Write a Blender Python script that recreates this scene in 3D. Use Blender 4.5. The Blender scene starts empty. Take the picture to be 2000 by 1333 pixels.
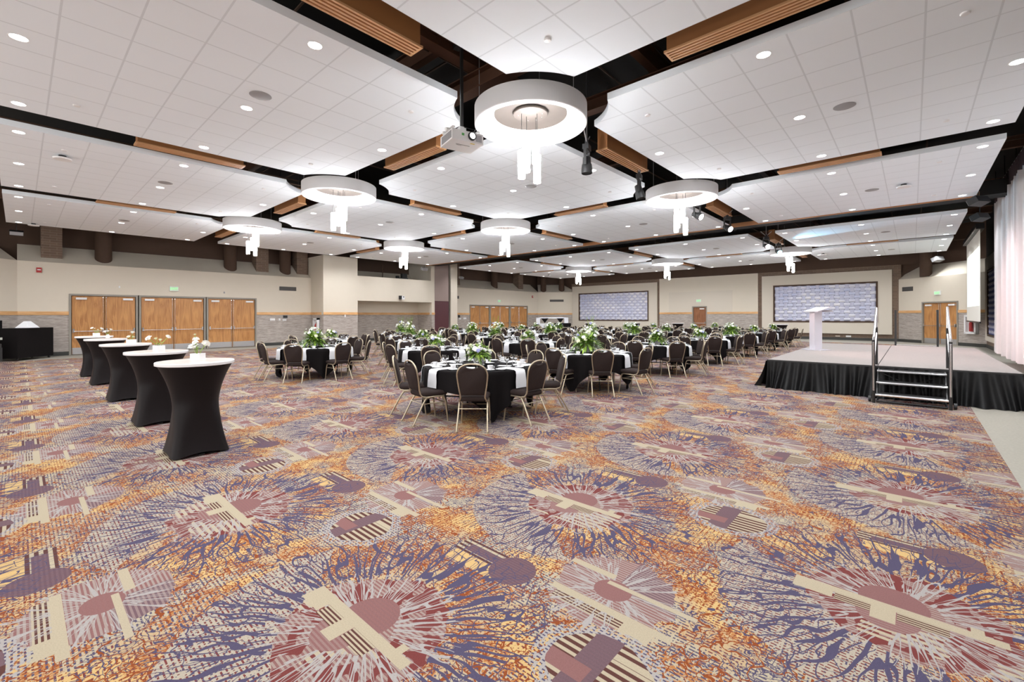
import bpy, math, random
from mathutils import Vector, Matrix
PI = math.pi
sc = bpy.context.scene
C = sc.collection

# ------------------------------------------------------------------ camera, world, exposure
TH = 0.7335                      # heading of the view in the room's own axes
cam_d = bpy.data.cameras.new('camera'); cam = bpy.data.objects.new('camera', cam_d); C.objects.link(cam)
cam_d.sensor_fit = 'HORIZONTAL'; cam_d.sensor_width = 36.0; cam_d.lens = 868.22/2000*36
cam_d.shift_y = -49.48/2000
cam_d.clip_start = 0.05; cam_d.clip_end = 200
fwd = Vector((math.cos(TH), math.sin(TH), 0)); rgt = Vector((math.sin(TH), -math.cos(TH), 0)); up = Vector((0, 0, 1))
ro = -0.003
r2 = rgt*math.cos(ro) + up*math.sin(ro); u2 = up*math.cos(ro) - rgt*math.sin(ro)
M = Matrix((r2, u2, -fwd)).transposed().to_4x4(); M.translation = Vector((0, 0, 1.6))
cam.matrix_world = M
sc.camera = cam

w = bpy.data.worlds.new('world'); sc.world = w; w.use_nodes = True
w.node_tree.nodes['Background'].inputs[0].default_value = (1.0, 0.975, 0.95, 1)
w.node_tree.nodes['Background'].inputs[1].default_value = 1.1

sc.cycles.max_bounces = 7; sc.cycles.diffuse_bounces = 4; sc.cycles.glossy_bounces = 3; sc.cycles.transmission_bounces = 5
vs = sc.view_settings
vs.view_transform = 'Standard'; vs.look = 'None'; vs.gamma = 1.0; vs.use_curve_mapping = False
vs.exposure = 0.92
DOWN_W, PEND_E, COVE_E, STAGE_W = 100.0, 46.0, 0.0, 380.0

# ------------------------------------------------------------------ mesh helpers
class MB:
    def __init__(s): s.v = []; s.f = []; s.m = []; s.cur = 0
    def mat(s, i): s.cur = i; return s
    def add(s, vs_, fs):
        o = len(s.v); s.v += [tuple(p) for p in vs_]
        for f in fs: s.f.append(tuple(i+o for i in f)); s.m.append(s.cur)
        return s
    def box(s, x0, y0, z0, x1, y1, z1):
        x0, x1 = min(x0, x1), max(x0, x1); y0, y1 = min(y0, y1), max(y0, y1); z0, z1 = min(z0, z1), max(z0, z1)
        return s.add([(x0,y0,z0),(x1,y0,z0),(x1,y1,z0),(x0,y1,z0),(x0,y0,z1),(x1,y0,z1),(x1,y1,z1),(x0,y1,z1)],
                     [(0,3,2,1),(4,5,6,7),(0,1,5,4),(1,2,6,5),(2,3,7,6),(3,0,4,7)])
    def cbox(s, c, d, R=None):
        hx, hy, hz = d[0]/2, d[1]/2, d[2]/2
        ps = [Vector((x,y,z)) for z in (-hz,hz) for x,y in ((-hx,-hy),(hx,-hy),(hx,hy),(-hx,hy))]
        if R is not None: ps = [R @ p for p in ps]
        c = Vector(c)
        return s.add([p+c for p in ps], [(0,3,2,1),(4,5,6,7),(0,1,5,4),(1,2,6,5),(2,3,7,6),(3,0,4,7)])
    def prism(s, poly, z0, z1):
        n = len(poly)
        return s.add([(x,y,z0) for x,y in poly]+[(x,y,z1) for x,y in poly],
                     [tuple(range(n))[::-1], tuple(range(n,2*n))]+[(i,(i+1)%n,n+(i+1)%n,n+i) for i in range(n)])
    def quad(s, a, b, c, d): return s.add([a,b,c,d], [(0,1,2,3)])
    def lathe(s, prof, c=(0,0,0), seg=24, M_=None, cap0=True, cap1=True):
        vs_ = []; fs = []
        for r, z in prof:
            for i in range(seg):
                a = 2*PI*i/seg; p = Vector((r*math.cos(a), r*math.sin(a), z))
                if M_ is not None: p = M_ @ p
                vs_.append(p+Vector(c))
        n = len(prof)
        for k in range(n-1):
            for i in range(seg):
                j = (i+1) % seg
                fs.append((k*seg+i, k*seg+j, (k+1)*seg+j, (k+1)*seg+i))
        if cap0 and prof[0][0] > 1e-5: fs.append(tuple(range(seg))[::-1])
        if cap1 and prof[-1][0] > 1e-5: fs.append(tuple(range((n-1)*seg, n*seg)))
        return s.add(vs_, fs)
    def loops(s, lps, caps=True, closed=True):
        n = len(lps[0]); vs_ = [p for l in lps for p in l]; fs = []
        for k in range(len(lps)-1):
            for i in range(n if closed else n-1):
                j = (i+1) % n
                fs.append((k*n+i, k*n+j, (k+1)*n+j, (k+1)*n+i))
        if caps: fs.append(tuple(range(n))[::-1]); fs.append(tuple(range((len(lps)-1)*n, len(lps)*n)))
        return s.add(vs_, fs)
    def tube(s, pts, r, seg=6, closed=False):
        pts = [Vector(p) for p in pts]; n = len(pts); lps = []
        for i, p in enumerate(pts):
            a = pts[(i-1) % n] if (closed or i > 0) else p
            b = pts[(i+1) % n] if (closed or i < n-1) else p
            t = (b-a).normalized()
            h = Vector((0,0,1)) if abs(t.z) < 0.9 else Vector((0,1,0)) if abs(t.y) < .9 else Vector((1,0,0))
            if i == 0: x = t.cross(h).normalized()
            else:
                x = (x - t*x.dot(t)); x = x.normalized() if x.length > 1e-4 else t.cross(h).normalized()
            y = t.cross(x); rr = r[i] if isinstance(r, (list, tuple)) else r
            lps.append([p + (x*math.cos(2*PI*k/seg)+y*math.sin(2*PI*k/seg))*rr for k in range(seg)])
        if closed: lps.append(lps[0])
        return s.loops(lps, caps=not closed)
    def ball(s, c, r, seg=10, rings=6, sz=1.0):
        prof = [(max(1e-6, r*math.sin(PI*k/rings)), -r*sz*math.cos(PI*k/rings)) for k in range(rings+1)]
        return s.lathe(prof, c, seg, cap0=False, cap1=False)
    def grid(s, fn, nu, nv):
        vs_ = [fn(i/nu, j/nv) for j in range(nv+1) for i in range(nu+1)]
        return s.add(vs_, [(j*(nu+1)+i, j*(nu+1)+i+1, (j+1)*(nu+1)+i+1, (j+1)*(nu+1)+i) for j in range(nv) for i in range(nu)])
    def merge(s, o, M_=None):
        k = len(s.v); s.v += [tuple(M_ @ Vector(p)) if M_ is not None else p for p in o.v]
        s.f += [tuple(i+k for i in f) for f in o.f]; s.m += o.m; return s
    def build(s, name, mats, parent=None, smooth=False, ang=40, loc=None):
        me = bpy.data.meshes.new(name)
        me.from_pydata(s.v, [], s.f)
        if not isinstance(mats, (list, tuple)): mats = [mats]
        for m in mats: me.materials.append(m)
        if len(mats) > 1: me.polygons.foreach_set('material_index', s.m)
        me.validate(); me.update()
        if smooth:
            me.polygons.foreach_set('use_smooth', [True]*len(me.polygons))
            if ang < 180: me.set_sharp_from_angle(angle=math.radians(ang))
        o = bpy.data.objects.new(name, me); C.objects.link(o)
        if parent is not None: o.parent = parent
        if loc is not None: o.location = loc
        return o

def tag(o, label=None, cat=None, group=None, kind=None):
    if label: o['label'] = label
    if cat: o['category'] = cat
    if group: o['group'] = group
    if kind: o['kind'] = kind
    return o
def empty(name, loc=(0,0,0), rz=0):
    o = bpy.data.objects.new(name, None); C.objects.link(o)
    o.location = loc; o.rotation_euler = (0, 0, rz); o.empty_display_size = .1
    return o
def struct(o): o['kind'] = 'structure'; return o
KIDS = {}
def dup(root, loc=None, rz=None, label=None, group=None):
    def kids(o):
        if o.name not in KIDS: KIDS[o.name] = [c for c in o.children]
        return KIDS[o.name]
    r = root.copy(); C.objects.link(r)
    if loc is not None: r.location = loc
    if rz is not None: r.rotation_euler = (0, 0, rz)
    if label: r['label'] = label
    if group: r['group'] = group
    for ch in kids(root):
        c = ch.copy(); C.objects.link(c); c.parent = r
        for g in kids(ch):
            d = g.copy(); C.objects.link(d); d.parent = c
    return r
def lamp(name, kind, loc, energy, color=(1,1,1), size=.1, rot=None, spot=None, blend=.5, parent=None):
    l = bpy.data.lights.new(name, kind); l.energy = energy; l.color = color
    if kind == 'AREA': l.shape = 'DISK'; l.size = size
    else: l.shadow_soft_size = size
    if spot: l.spot_size = spot; l.spot_blend = blend
    o = bpy.data.objects.new(name, l); C.objects.link(o); o.location = loc
    if rot: o.rotation_euler = rot
    if parent is not None: o.parent = parent
    return o

# ------------------------------------------------------------------ materials
def base_mat(name):
    m = bpy.data.materials.new(name); m.use_nodes = True
    return m, m.node_tree, m.node_tree.nodes['Principled BSDF']
def pm(name, col, rough=.5, metal=0.0, noise=0.0, scale=20, bump=0.0, emit=None, es=0, trans=0, ior=1.45, sheen=0, coat=0, alpha=1, spec=None, stretch=None):
    m, nt, b = base_mat(name)
    b.inputs['Base Color'].default_value = (*col, 1); b.inputs['Roughness'].default_value = rough; b.inputs['Metallic'].default_value = metal
    if spec is not None: b.inputs['Specular IOR Level'].default_value = spec
    if trans: b.inputs['Transmission Weight'].default_value = trans; b.inputs['IOR'].default_value = ior
    if sheen: b.inputs['Sheen Weight'].default_value = sheen; b.inputs['Sheen Roughness'].default_value = .4
    if coat: b.inputs['Coat Weight'].default_value = coat
    if emit: b.inputs['Emission Color'].default_value = (*emit, 1); b.inputs['Emission Strength'].default_value = es
    if noise or bump:
        tc = nt.nodes.new('ShaderNodeTexCoord'); n = nt.nodes.new('ShaderNodeTexNoise'); n.inputs['Scale'].default_value = scale; n.inputs['Detail'].default_value = 4
        src = tc.outputs['Object']
        if stretch:
            mp = nt.nodes.new('ShaderNodeMapping'); mp.inputs['Scale'].default_value = stretch; nt.links.new(src, mp.inputs[0]); src = mp.outputs[0]
        nt.links.new(src, n.inputs['Vector'])
        if noise:
            mr = nt.nodes.new('ShaderNodeMix'); mr.data_type = 'RGBA'
            mr.inputs[6].default_value = (*[c*(1-noise) for c in col], 1); mr.inputs[7].default_value = (*[min(1, c*(1+noise)) for c in col], 1)
            nt.links.new(n.outputs['Fac'], mr.inputs[0]); nt.links.new(mr.outputs[2], b.inputs['Base Color'])
        if bump:
            bp = nt.nodes.new('ShaderNodeBump'); bp.inputs['Strength'].default_value = bump; bp.inputs['Distance'].default_value = .01
            nt.links.new(n.outputs['Fac'], bp.inputs['Height']); nt.links.new(bp.outputs[0], b.inputs['Normal'])
    return m

class X:
    """tiny expression builder over math nodes"""
    nt = None
    def __init__(s, k): s.k = k
    @staticmethod
    def n(op, *a, clamp=False):
        nd = X.nt.nodes.new('ShaderNodeMath'); nd.operation = op; nd.use_clamp = clamp
        for i, v in enumerate(a):
            if isinstance(v, X): X.nt.links.new(v.k, nd.inputs[i])
            else: nd.inputs[i].default_value = v
        return X(nd.outputs[0])
    def __add__(s, o): return X.n('ADD', s, o)
    __radd__ = __add__
    def __sub__(s, o): return X.n('SUBTRACT', s, o)
    def __rsub__(s, o): return X.n('SUBTRACT', o, s)
    def __mul__(s, o): return X.n('MULTIPLY', s, o)
    __rmul__ = __mul__
    def __truediv__(s, o): return X.n('DIVIDE', s, o)
    def __gt__(s, o): return X.n('GREATER_THAN', s, o)
    def __lt__(s, o): return X.n('LESS_THAN', s, o)
    def __and__(s, o): return X.n('MULTIPLY', s, o)
    def __or__(s, o): return X.n('MAXIMUM', s, o)
    def inv(s): return X.n('SUBTRACT', 1.0, s)
    def fr(s): return X.n('FRACT', s)
    def abs(s): return X.n('ABSOLUTE', s)
    def wrap(s, p): return X.n('WRAP', s, p/2, -p/2)
def rng(v, lo, hi): return X.n('COMPARE', v, (lo+hi)/2, (hi-lo)/2)
def ramp(v, a, b):
    nd = X.nt.nodes.new('ShaderNodeMapRange'); nd.inputs[1].default_value = a; nd.inputs[2].default_value = b
    X.nt.links.new(v.k, nd.inputs[0]); return X(nd.outputs[0])
def vec(x, y, z=0.0):
    nd = X.nt.nodes.new('ShaderNodeCombineXYZ')
    for i, v in enumerate((x, y, z)):
        if isinstance(v, X): X.nt.links.new(v.k, nd.inputs[i])
        else: nd.inputs[i].default_value = v
    return nd.outputs[0]
def noise(v, scale, detail=2, dist=0):
    nd = X.nt.nodes.new('ShaderNodeTexNoise'); nd.noise_dimensions = '2D'
    nd.inputs['Scale'].default_value = scale; nd.inputs['Detail'].default_value = detail; nd.inputs['Distortion'].default_value = dist
    X.nt.links.new(v, nd.inputs['Vector']); return X(nd.outputs['Fac'])
def edge(v, scale, rnd=1.0):
    nd = X.nt.nodes.new('ShaderNodeTexVoronoi'); nd.voronoi_dimensions = '2D'; nd.feature = 'DISTANCE_TO_EDGE'
    nd.inputs['Scale'].default_value = scale; nd.inputs['Randomness'].default_value = rnd
    X.nt.links.new(v, nd.inputs['Vector']); return X(nd.outputs['Distance'])
def mix(fac, a, b):
    nd = X.nt.nodes.new('ShaderNodeMix'); nd.data_type = 'RGBA'
    if isinstance(fac, X): X.nt.links.new(fac.k, nd.inputs[0])
    else: nd.inputs[0].default_value = fac
    for i, c in ((6, a), (7, b)):
        if isinstance(c, tuple): nd.inputs[i].default_value = (*c, 1)
        else: X.nt.links.new(c, nd.inputs[i])
    return nd.outputs[2]
def coords(kind='Object'):
    tc = X.nt.nodes.new('ShaderNodeTexCoord'); sp = X.nt.nodes.new('ShaderNodeSeparateXYZ'); X.nt.links.new(tc.outputs[kind], sp.inputs[0])
    return X(sp.outputs[0]), X(sp.outputs[1]), X(sp.outputs[2]), tc.outputs[kind]

def carpet_mat():
    m, nt, b = base_mat('patterned_carpet'); X.nt = nt
    x, y, z, P = coords()
    CREAM, GREY, NAVY, RUST = (.72,.52,.30), (.58,.48,.42), (.125,.105,.185), (.38,.095,.03)
    ORANGE, GOLD, MAROON, MAUVE = (.64,.27,.095), (.86,.58,.25), (.26,.065,.06), (.36,.175,.165)
    PLUM, BROWN, STONE = (.235,.14,.16), (.15,.06,.05), (.66,.56,.40)
    PX, PY = 2.0, 2.065
    wob = noise(P, 7, 2); wob2 = noise(vec(x+31.7, y-12.3), 7, 2)
    wx = x + (wob-.5)*.16; wy = y + (wob2-.5)*.16
    WP = vec(wx, wy)
    n1 = noise(P, 1.9, 1); n2 = noise(vec(x+9.1, y+3.7), 2.3, 1); n3 = noise(vec(x-5.3, y+17.9), 2.7, 1)
    dash = noise(vec(x*18, y*60), 1.0, 1)
    dash2 = noise(vec(x*70, y*16), 1.0, 1)
    stripe = (x*46).fr()            # fine pinstripe running along y
    stripe2 = (y*30).fr()
    # ground: gold, cream, grey, orange patches with fine drawn lines
    col = mix(ramp(n1, .45, .52), GOLD, CREAM)
    col = mix(ramp(n2, .53, .58), col, STONE)
    fine = edge(WP, 34)
    hot = ramp(n3, .50, .54)
    col = mix(hot & (fine > .07) & (noise(P, 26, 2) > .47), col, ORANGE)
    col = mix((n2 > .49) & (stripe > .60) & (dash > .47), col, NAVY)
    col = mix((n1 < .52) & (stripe2 > .70) & (dash2 > .50), col, RUST)
    col = mix((n2 < .53) & (stripe > .66) & (dash > .53), col, MAROON)
    n5 = noise(vec(x*1.0+44, y-8), 3.1, 1)
    net = edge(WP, 7.5); net2 = edge(vec(wx+4.1, wy*1.3), 16); net3 = edge(vec(wx*1.2-3, wy), 24)
    col = mix((net3 < .06) & (n5 > .54), col, NAVY)
    col = mix((net2 < .05) & (n3 > .49), col, RUST)
    col = mix((net2 < .04) & (n3 < .42), col, NAVY)
    col = mix((net < .030) & (n5 > .44), col, RUST)
    # half-disc motif
    dx = (x-2.07).wrap(PX); dy = (y-1.87).wrap(PY)
    r4 = X.n('SQRT', dx*dx+dy*dy)
    col = mix(rng(dx, -.05, .1) & rng(dy, 0, .5), col, mix((x*23).fr() > .5, STONE, BROWN))
    col = mix((rng(dx, -.16, -.05) & rng(dy, .02, .46)), col, GOLD)
    col = mix((r4 < .15) | (rng(dx, -.02, .06) & rng(dy, 0, .42)), col, mix(stripe > .5, PLUM, (.20,.115,.14)))
    # big burst
    dx = (x-1.18).wrap(PX); dy = (y-2.10).wrap(PY)
    r = X.n('SQRT', dx*dx+dy*dy); th = X.n('ARCTAN2', dy, dx)
    side = dx*(-.77)+dy*.64
    zone = (side > .34) & (r < .90)
    zc = mix((stripe > .62) & (dash > .47), (.62,.54,.43), MAROON); zc = mix((dash2 > .58) & (stripe2 > .78), zc, NAVY)
    col = mix(zone, col, zc)
    rw = r + (wob-.5)*.12
    wig = noise(vec(th*4+11, r*2.2), 1.0, 1)
    wig2 = noise(vec(th*9-5, r*3.5), 1.0, 1)
    def spokes(N, w_, amp, wn):
        u = (th*(N/(2*PI)) + (wn-.5)*amp).fr() - .5
        return u.abs() < w_
    def tiers(N, r0, r1, w0, w1, amp, wn):
        """spokes of angular density N between r0 and r1, tapering from w0 to w1 (in metres)"""
        t = ramp(rw, r0, r1)
        wid = (t*(w1-w0)+w0)/rw*(N/(2*PI))
        return spokes(N, wid, amp, wn) & (rw > r0) & (rw < r1)
    var = noise(vec(th*2.2+3, 1.7), 1.0, 1)
    t1 = tiers(30, .36, .76, .014, .007, 1.1, wig)
    t2 = tiers(48, .50, .95, .010, .004, 2.4, wig)
    t3 = tiers(76, .64, 1.02, .006, .003, 4.0, wig2)
    t4 = tiers(34, .46, .90, .008, .004, -2.6, wig)
    link = (edge(vec(th*6.5+(wob-.5)*1.2, rw*6.5), 1.0) < .018) & (r > .45) & (rw < .95)
    col = mix((t1 | t2 | t4 | (t3 & (var > .42)) | link), col, NAVY)
    disk = (rw < .43)
    dk = mix(stripe > .5, MAUVE, (.50,.38,.33)); dk = mix((noise(vec(x+2.2, y), 9, 1) > .48) & (r > .2), dk, MAROON)
    dk = mix(rng(dx, -.34, -.05) & ((x*23).fr() > .45) & (n3 < .5), dk, STONE)
    col = mix(disk, col, dk)
    WH = (.56,.515,.49)
    w1_ = tiers(38, .17, .47, .0050, .0035, 1.2, wig); w2_ = tiers(56, .24, .48, .0030, .0018, 2.0, wig2); w3_ = tiers(38, .17, .52, .0045, .0025, -3, wig)
    col = mix((w1_ | w2_ | w3_) & (noise(vec(th*3.3-9, 2.2), 1.0, 1) > .36), col, WH)
    q = dx-.07; q2 = dy-.05
    col = mix((q*q+q2*q2) < .024, col, mix(stripe > .5, MAUVE, (.34,.17,.165)))
    q = dx+.1; q2 = dy-.07
    col = mix(((q*q+q2*q2) < .018) & (dx < -.03), col, mix(stripe > .5, MAUVE, (.42,.26,.24)))
    col = mix(rng(dx, -.11, -.03) & (rng(dy, .14, .30) | rng(dy, -.17, .03)), col, mix((dx*48).fr() > .5, STONE, BROWN))
    col = mix((rng(dx, -.16, -.03) & rng(dy, .035, .14)) | (rng(dx, -.03, .03) & rng(dy, -.38, .50)) | (rng(dx, -.10, -.03) & rng(dy, .31, .5)) | (rng(dx, .03, .075) & rng(dy, -.30, -.25)), col, STONE)
    # small burst
    dx = (x-2.31).wrap(PX); dy = (y-1.30).wrap(PY)
    r = X.n('SQRT', dx*dx+dy*dy); th = X.n('ARCTAN2', dy, dx); rw = r + (wob-.5)*.12
    wig = noise(vec(th*4-21, r*2.5), 1.0, 1); wig2 = noise(vec(th*9+15, r*4), 1.0, 1)
    sd = mix(stripe > .5, MAUVE, (.50,.39,.35)); sd = mix((dx > .02) & (dy < .0), sd, mix(stripe > .5, PLUM, (.40,.28,.27)))
    col = mix((rw < .34), col, sd)
    col = mix(rng(dx, -.27, -.20) & rng(dy, -.25, .25), col, mix((dx*48).fr() > .5, STONE, BROWN))
    w1_ = tiers(24, .09, .36, .0050, .0035, 1.2, wig); w2_ = tiers(46, .16, .40, .0030, .0018, 2.0, wig2); w3_ = tiers(24, .10, .40, .0045, .0025, -3, wig)
    col = mix((w1_ | w2_ | w3_) & (noise(vec(th*3.3-2, 4.2), 1.0, 1) > .38), col, WH)
    col = mix(((dx*dx*.9+dy*dy*.7) < .0085), col, mix(stripe > .5, MAUVE, (.36,.18,.17)))
    col = mix((rng(dx, .04, .075) & rng(dy, -.46, .06)) | (rng(dx, -.20, -.15) & rng(dy, -.42, .30)) | (rng(dx, .10, .15) & rng(dy, .05, .36)) | (rng(dx, -.29, -.2) & rng(dy, -.34, -.18)), col, STONE)
    # oval medallion
    dx = (x-1.75).wrap(PX); dy = (y-1.06).wrap(PY)
    r = X.n('SQRT', dx*dx*1.1+dy*dy*.85) + (wob-.5)*.05
    col = mix((r < .30) & ((noise(P, 42, 1) > .47) | (r < .24)), col, mix(stripe > .62, WH, mix(stripe2 > .5, NAVY, WH)))
    ov = mix((x*23).fr() > .48, STONE, BROWN)
    ov = mix(rng(dy, -.02, .12), ov, mix(stripe > .5, PLUM, (.22,.135,.155)))
    ov = mix(rng(dx, -.12, -.02) & (dy > .02), ov, MAUVE)
    ov = mix(rng(dx, .10, .135) & (dy < -.02), ov, STONE)
    col = mix(r < .225, col, ov)
    # woven rib texture
    yarn = noise(vec(x*160, y*160), 1.0, 2)
    fin = nt.nodes.new('ShaderNodeHueSaturation'); fin.inputs['Saturation'].default_value = 1.0
    nt.links.new(col, fin.inputs['Color']); nt.links.new((yarn*.20+.43).k, fin.inputs['Value'])
    nt.links.new(fin.outputs[0], b.inputs['Base Color'])
    b.inputs['Roughness'].default_value = .95; b.inputs['Specular IOR Level'].default_value = .1
    return m

def tile_ceiling_mat():
    m, nt, b = base_mat('ceiling_tile'); X.nt = nt
    x, y, z, P = coords()
    fx = ((x/.61)+.5).fr(); fy = ((y/.61)+.5).fr()
    ex = (fx-.5).abs(); ey = (fy-.5).abs()
    line = (X.n('MAXIMUM', ex, ey) > .483)
    n = noise(P, 60, 3)
    g = nt.nodes.new('ShaderNodeNewGeometry'); sp = nt.nodes.new('ShaderNodeSeparateXYZ'); nt.links.new(g.outputs['Normal'], sp.inputs[0])
    under = X(sp.outputs[2]) < -.5
    c = mix(line & under, (.875,.925,.965), (.72,.765,.80))
    nt.links.new(c, b.inputs['Base Color']); b.inputs['Roughness'].default_value = .8; b.inputs['Specular IOR Level'].default_value = .2
    bp = nt.nodes.new('ShaderNodeBump'); bp.inputs['Strength'].default_value = .25; bp.inputs['Distance'].default_value = .01
    nt.links.new((line.inv() + n*.05).k, bp.inputs['Height']); nt.links.new(bp.outputs[0], b.inputs['Normal'])
    return m

def brick_mat(name, c1, c2, mortar, sx, sy, scale=1.0, bump=.5, horiz='x'):
    m, nt, b = base_mat(name); X.nt = nt
    x, y, z, P = coords()
    br = nt.nodes.new('ShaderNodeTexBrick'); br.inputs['Color1'].default_value = (*c1, 1); br.inputs['Color2'].default_value = (*c2, 1); br.inputs['Mortar'].default_value = (*mortar, 1)
    br.inputs['Scale'].default_value = 1.0; br.inputs['Brick Width'].default_value = sx; br.inputs['Row Height'].default_value = sy; br.inputs['Mortar Size'].default_value = .008*scale
    nt.links.new(vec((x if horiz == 'x' else y if horiz == 'y' else x+y), z), br.inputs['Vector'])
    nt.links.new(br.outputs['Color'], b.inputs['Base Color']); b.inputs['Roughness'].default_value = .85
    bp = nt.nodes.new('ShaderNodeBump'); bp.inputs['Strength'].default_value = bump; bp.inputs['Distance'].default_value = .02; bp.invert = True
    nt.links.new(br.outputs['Fac'], bp.inputs['Height']); nt.links.new(bp.outputs[0], b.inputs['Normal'])
    return m

def wood_mat(name, dark, light, vertical=True, scale=1.0):
    m, nt, b = base_mat(name); X.nt = nt
    x, y, z, P = coords()
    h = x+y*.7
    u, v = (h, z) if vertical else (z, h)
    warp = noise(vec(u*3, v*.5), 1.0, 2)
    g = noise(vec(u*55*scale+warp*6, v*1.6), 1.0, 4)
    g2 = noise(vec(u*9*scale+warp*9, v*.9), 1.0, 2)
    c = mix(ramp(g*.55+g2*.45, .35, .62), dark, light)
    nt.links.new(c, b.inputs['Base Color']); b.inputs['Roughness'].default_value = .38
    return m

def stone_mat():
    m, nt, b = base_mat('stone_wainscot'); X.nt = nt
    x, y, z, P = coords()
    h = x+y
    g = noise(vec(h*2.2, z*16), 1.0, 4); g2 = noise(vec(h*7, z*40), 1.0, 3)
    c = mix(ramp(g*.6+g2*.4, .38, .64), (.33,.285,.25), (.50,.45,.41))
    nt.links.new(c, b.inputs['Base Color']); b.inputs['Roughness'].default_value = .6
    return m

def marble_mat():
    m, nt, b = base_mat('veined_laminate'); X.nt = nt
    x, y, z, P = coords()
    g = noise(vec(x*2.5, y*22), 1.0, 4, 1.0)
    c = mix(ramp(g, .40, .62), (.50,.40,.35), (.74,.68,.64))
    nt.links.new(c, b.inputs['Base Color']); b.inputs['Roughness'].default_value = .3
    return m

MT = dict(
 carpet=carpet_mat(), tile=tile_ceiling_mat(), stone=stone_mat(), marble=marble_mat(),
 border=pm('border_carpet', (.31,.29,.245), .95, noise=.16, scale=35, bump=.3),
 beige=pm('beige_paint', (.70,.635,.53), .75, noise=.02, scale=3),
 cream=pm('cream_paint', (.66,.60,.51), .75),
 brown=pm('brown_paint', (.075,.042,.026), .8, noise=.08, scale=2),
 black=pm('black_void', (.012,.011,.010), .9),
 steel_b=pm('brown_steel', (.11,.045,.022), .6, noise=.2, scale=4),
 copper=pm('copper_brown_metal', (.36,.155,.055), .45, noise=.06, scale=5),
 copper_l=pm('copper_slat_metal', (.62,.34,.16), .4),
 brick=brick_mat('brown_brick', (.155,.105,.075), (.20,.135,.095), (.26,.20,.155), .40, .10, 1.0, .4, 'xy'),
 rail=wood_mat('maple_rail', (.62,.33,.13), (.78,.47,.22), vertical=False, scale=.3),
 oak=wood_mat('oak_door', (.38,.16,.048), (.60,.30,.105)),
 oak_d=wood_mat('dark_oak_door', (.20,.075,.03), (.31,.125,.05)),
 taupe=pm('taupe_metal', (.30,.275,.235), .45, noise=.03),
 base=pm('dark_base', (.045,.045,.04), .6, noise=.1),
 white=pm('white_paint', (.80,.80,.80), .6), white_s=pm('white_gloss', (.82,.82,.82), .3, noise=.01, scale=9),
 ring=pm('white_ring_plaster', (.82,.82,.825), .7, noise=.01, scale=3),
 cove=pm('ring_cove', (.85,.83,.80), .6, emit=(1,.90,.78), es=COVE_E),
 plate=pm('brushed_nickel', (.085,.068,.058), .55, metal=.2, noise=.08, scale=6),
 chrome=pm('chrome', (.75,.75,.76), .22, metal=1, noise=.02), alu=pm('aluminium', (.60,.60,.61), .35, metal=.9, noise=.04),
 gold=pm('champagne_metal', (.50,.425,.31), .34, metal=.75, noise=.06, scale=12),
 fabric=pm('brown_chair_fabric', (.031,.021,.019), .85, noise=.18, scale=120, bump=.2, spec=.15),
 cloth=pm('black_linen', (.010,.0085,.009), .9, noise=.15, scale=60, spec=.1),
 spandex=pm('black_spandex', (.0085,.006,.0065), .5, noise=.05, scale=4, spec=.18),
 skirt=pm('black_pleated_skirt', (.006,.006,.0065), .5, noise=.1, scale=8, spec=.3),
 linen=pm('white_linen', (.80,.81,.84), .8, noise=.03, scale=50, bump=.1),
 china=pm('white_china', (.86,.86,.87), .2, noise=.01), 
 glass=pm('clear_glass', (1,1,1), .03, trans=1, ior=1.5, noise=.0),
 leaf=pm('green_leaf', (.10,.20,.022), .5, noise=.45, scale=14), leaf2=pm('bright_leaf', (.26,.40,.05), .5, noise=.3, scale=14),
 petal=pm('white_petal', (.86,.86,.82), .6, noise=.08, scale=30), petal_y=pm('pale_petal', (.80,.82,.58), .6, noise=.1, scale=30), petal_b=pm('lilac_petal', (.36,.36,.66), .6, noise=.1, scale=30),
 blackm=pm('black_metal', (.02,.02,.02), .4, noise=.1), blackp=pm('black_plastic', (.018,.018,.019), .5, noise=.05),
 grey=pm('grey_plastic', (.33,.33,.34), .5, noise=.03), vent=pm('dark_grille', (.085,.08,.075), .6, noise=.05),
 red=pm('red_enamel', (.45,.03,.03), .4, noise=.05), 
 stage=pm('stage_carpet', (.29,.26,.245), .95, noise=.12, scale=30, bump=.3),
 curtain=pm('pale_drape', (.72,.69,.69), .7, noise=.03, scale=12),
 maroon=pm('maroon_panel', (.085,.022,.028), .5, noise=.1), mauve=pm('mauve_panel', (.30,.225,.20), .6, noise=.05),
 screen=pm('screen_fabric', (.78,.76,.70), .9), purple=pm('purple_banner', (.10,.03,.18), .6, noise=.2, scale=3),
 lamp=pm('lamp_lens', (1,1,1), .5, emit=(1,.98,.96), es=4), pend=pm('pendant_glass', (1,1,1), .4, emit=(.96,.97,1), es=PEND_E),
 pend_r=pm('pendant_clear_rim', (.95,.93,.88), .1, emit=(1,.85,.6), es=.8),
 hot=pm('spot_lens_pink', (1,1,1), .4, emit=(1,.83,.83), es=14), hotb=pm('spot_lens_blue', (1,1,1), .4, emit=(.25,.75,1), es=14),
 exit=pm('exit_green', (.1,.5,.15), .5, emit=(.30,.85,.35), es=.8), glow=pm('projector_lens', (1,1,1), .1, emit=(1,1,1), es=3),
 acryl=pm('frosted_acrylic', (.62,.60,.65), .25, noise=.01), yellow=pm('yellow_label', (.75,.6,.15), .6), green=pm('green_label', (.12,.4,.12), .6),
)

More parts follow.
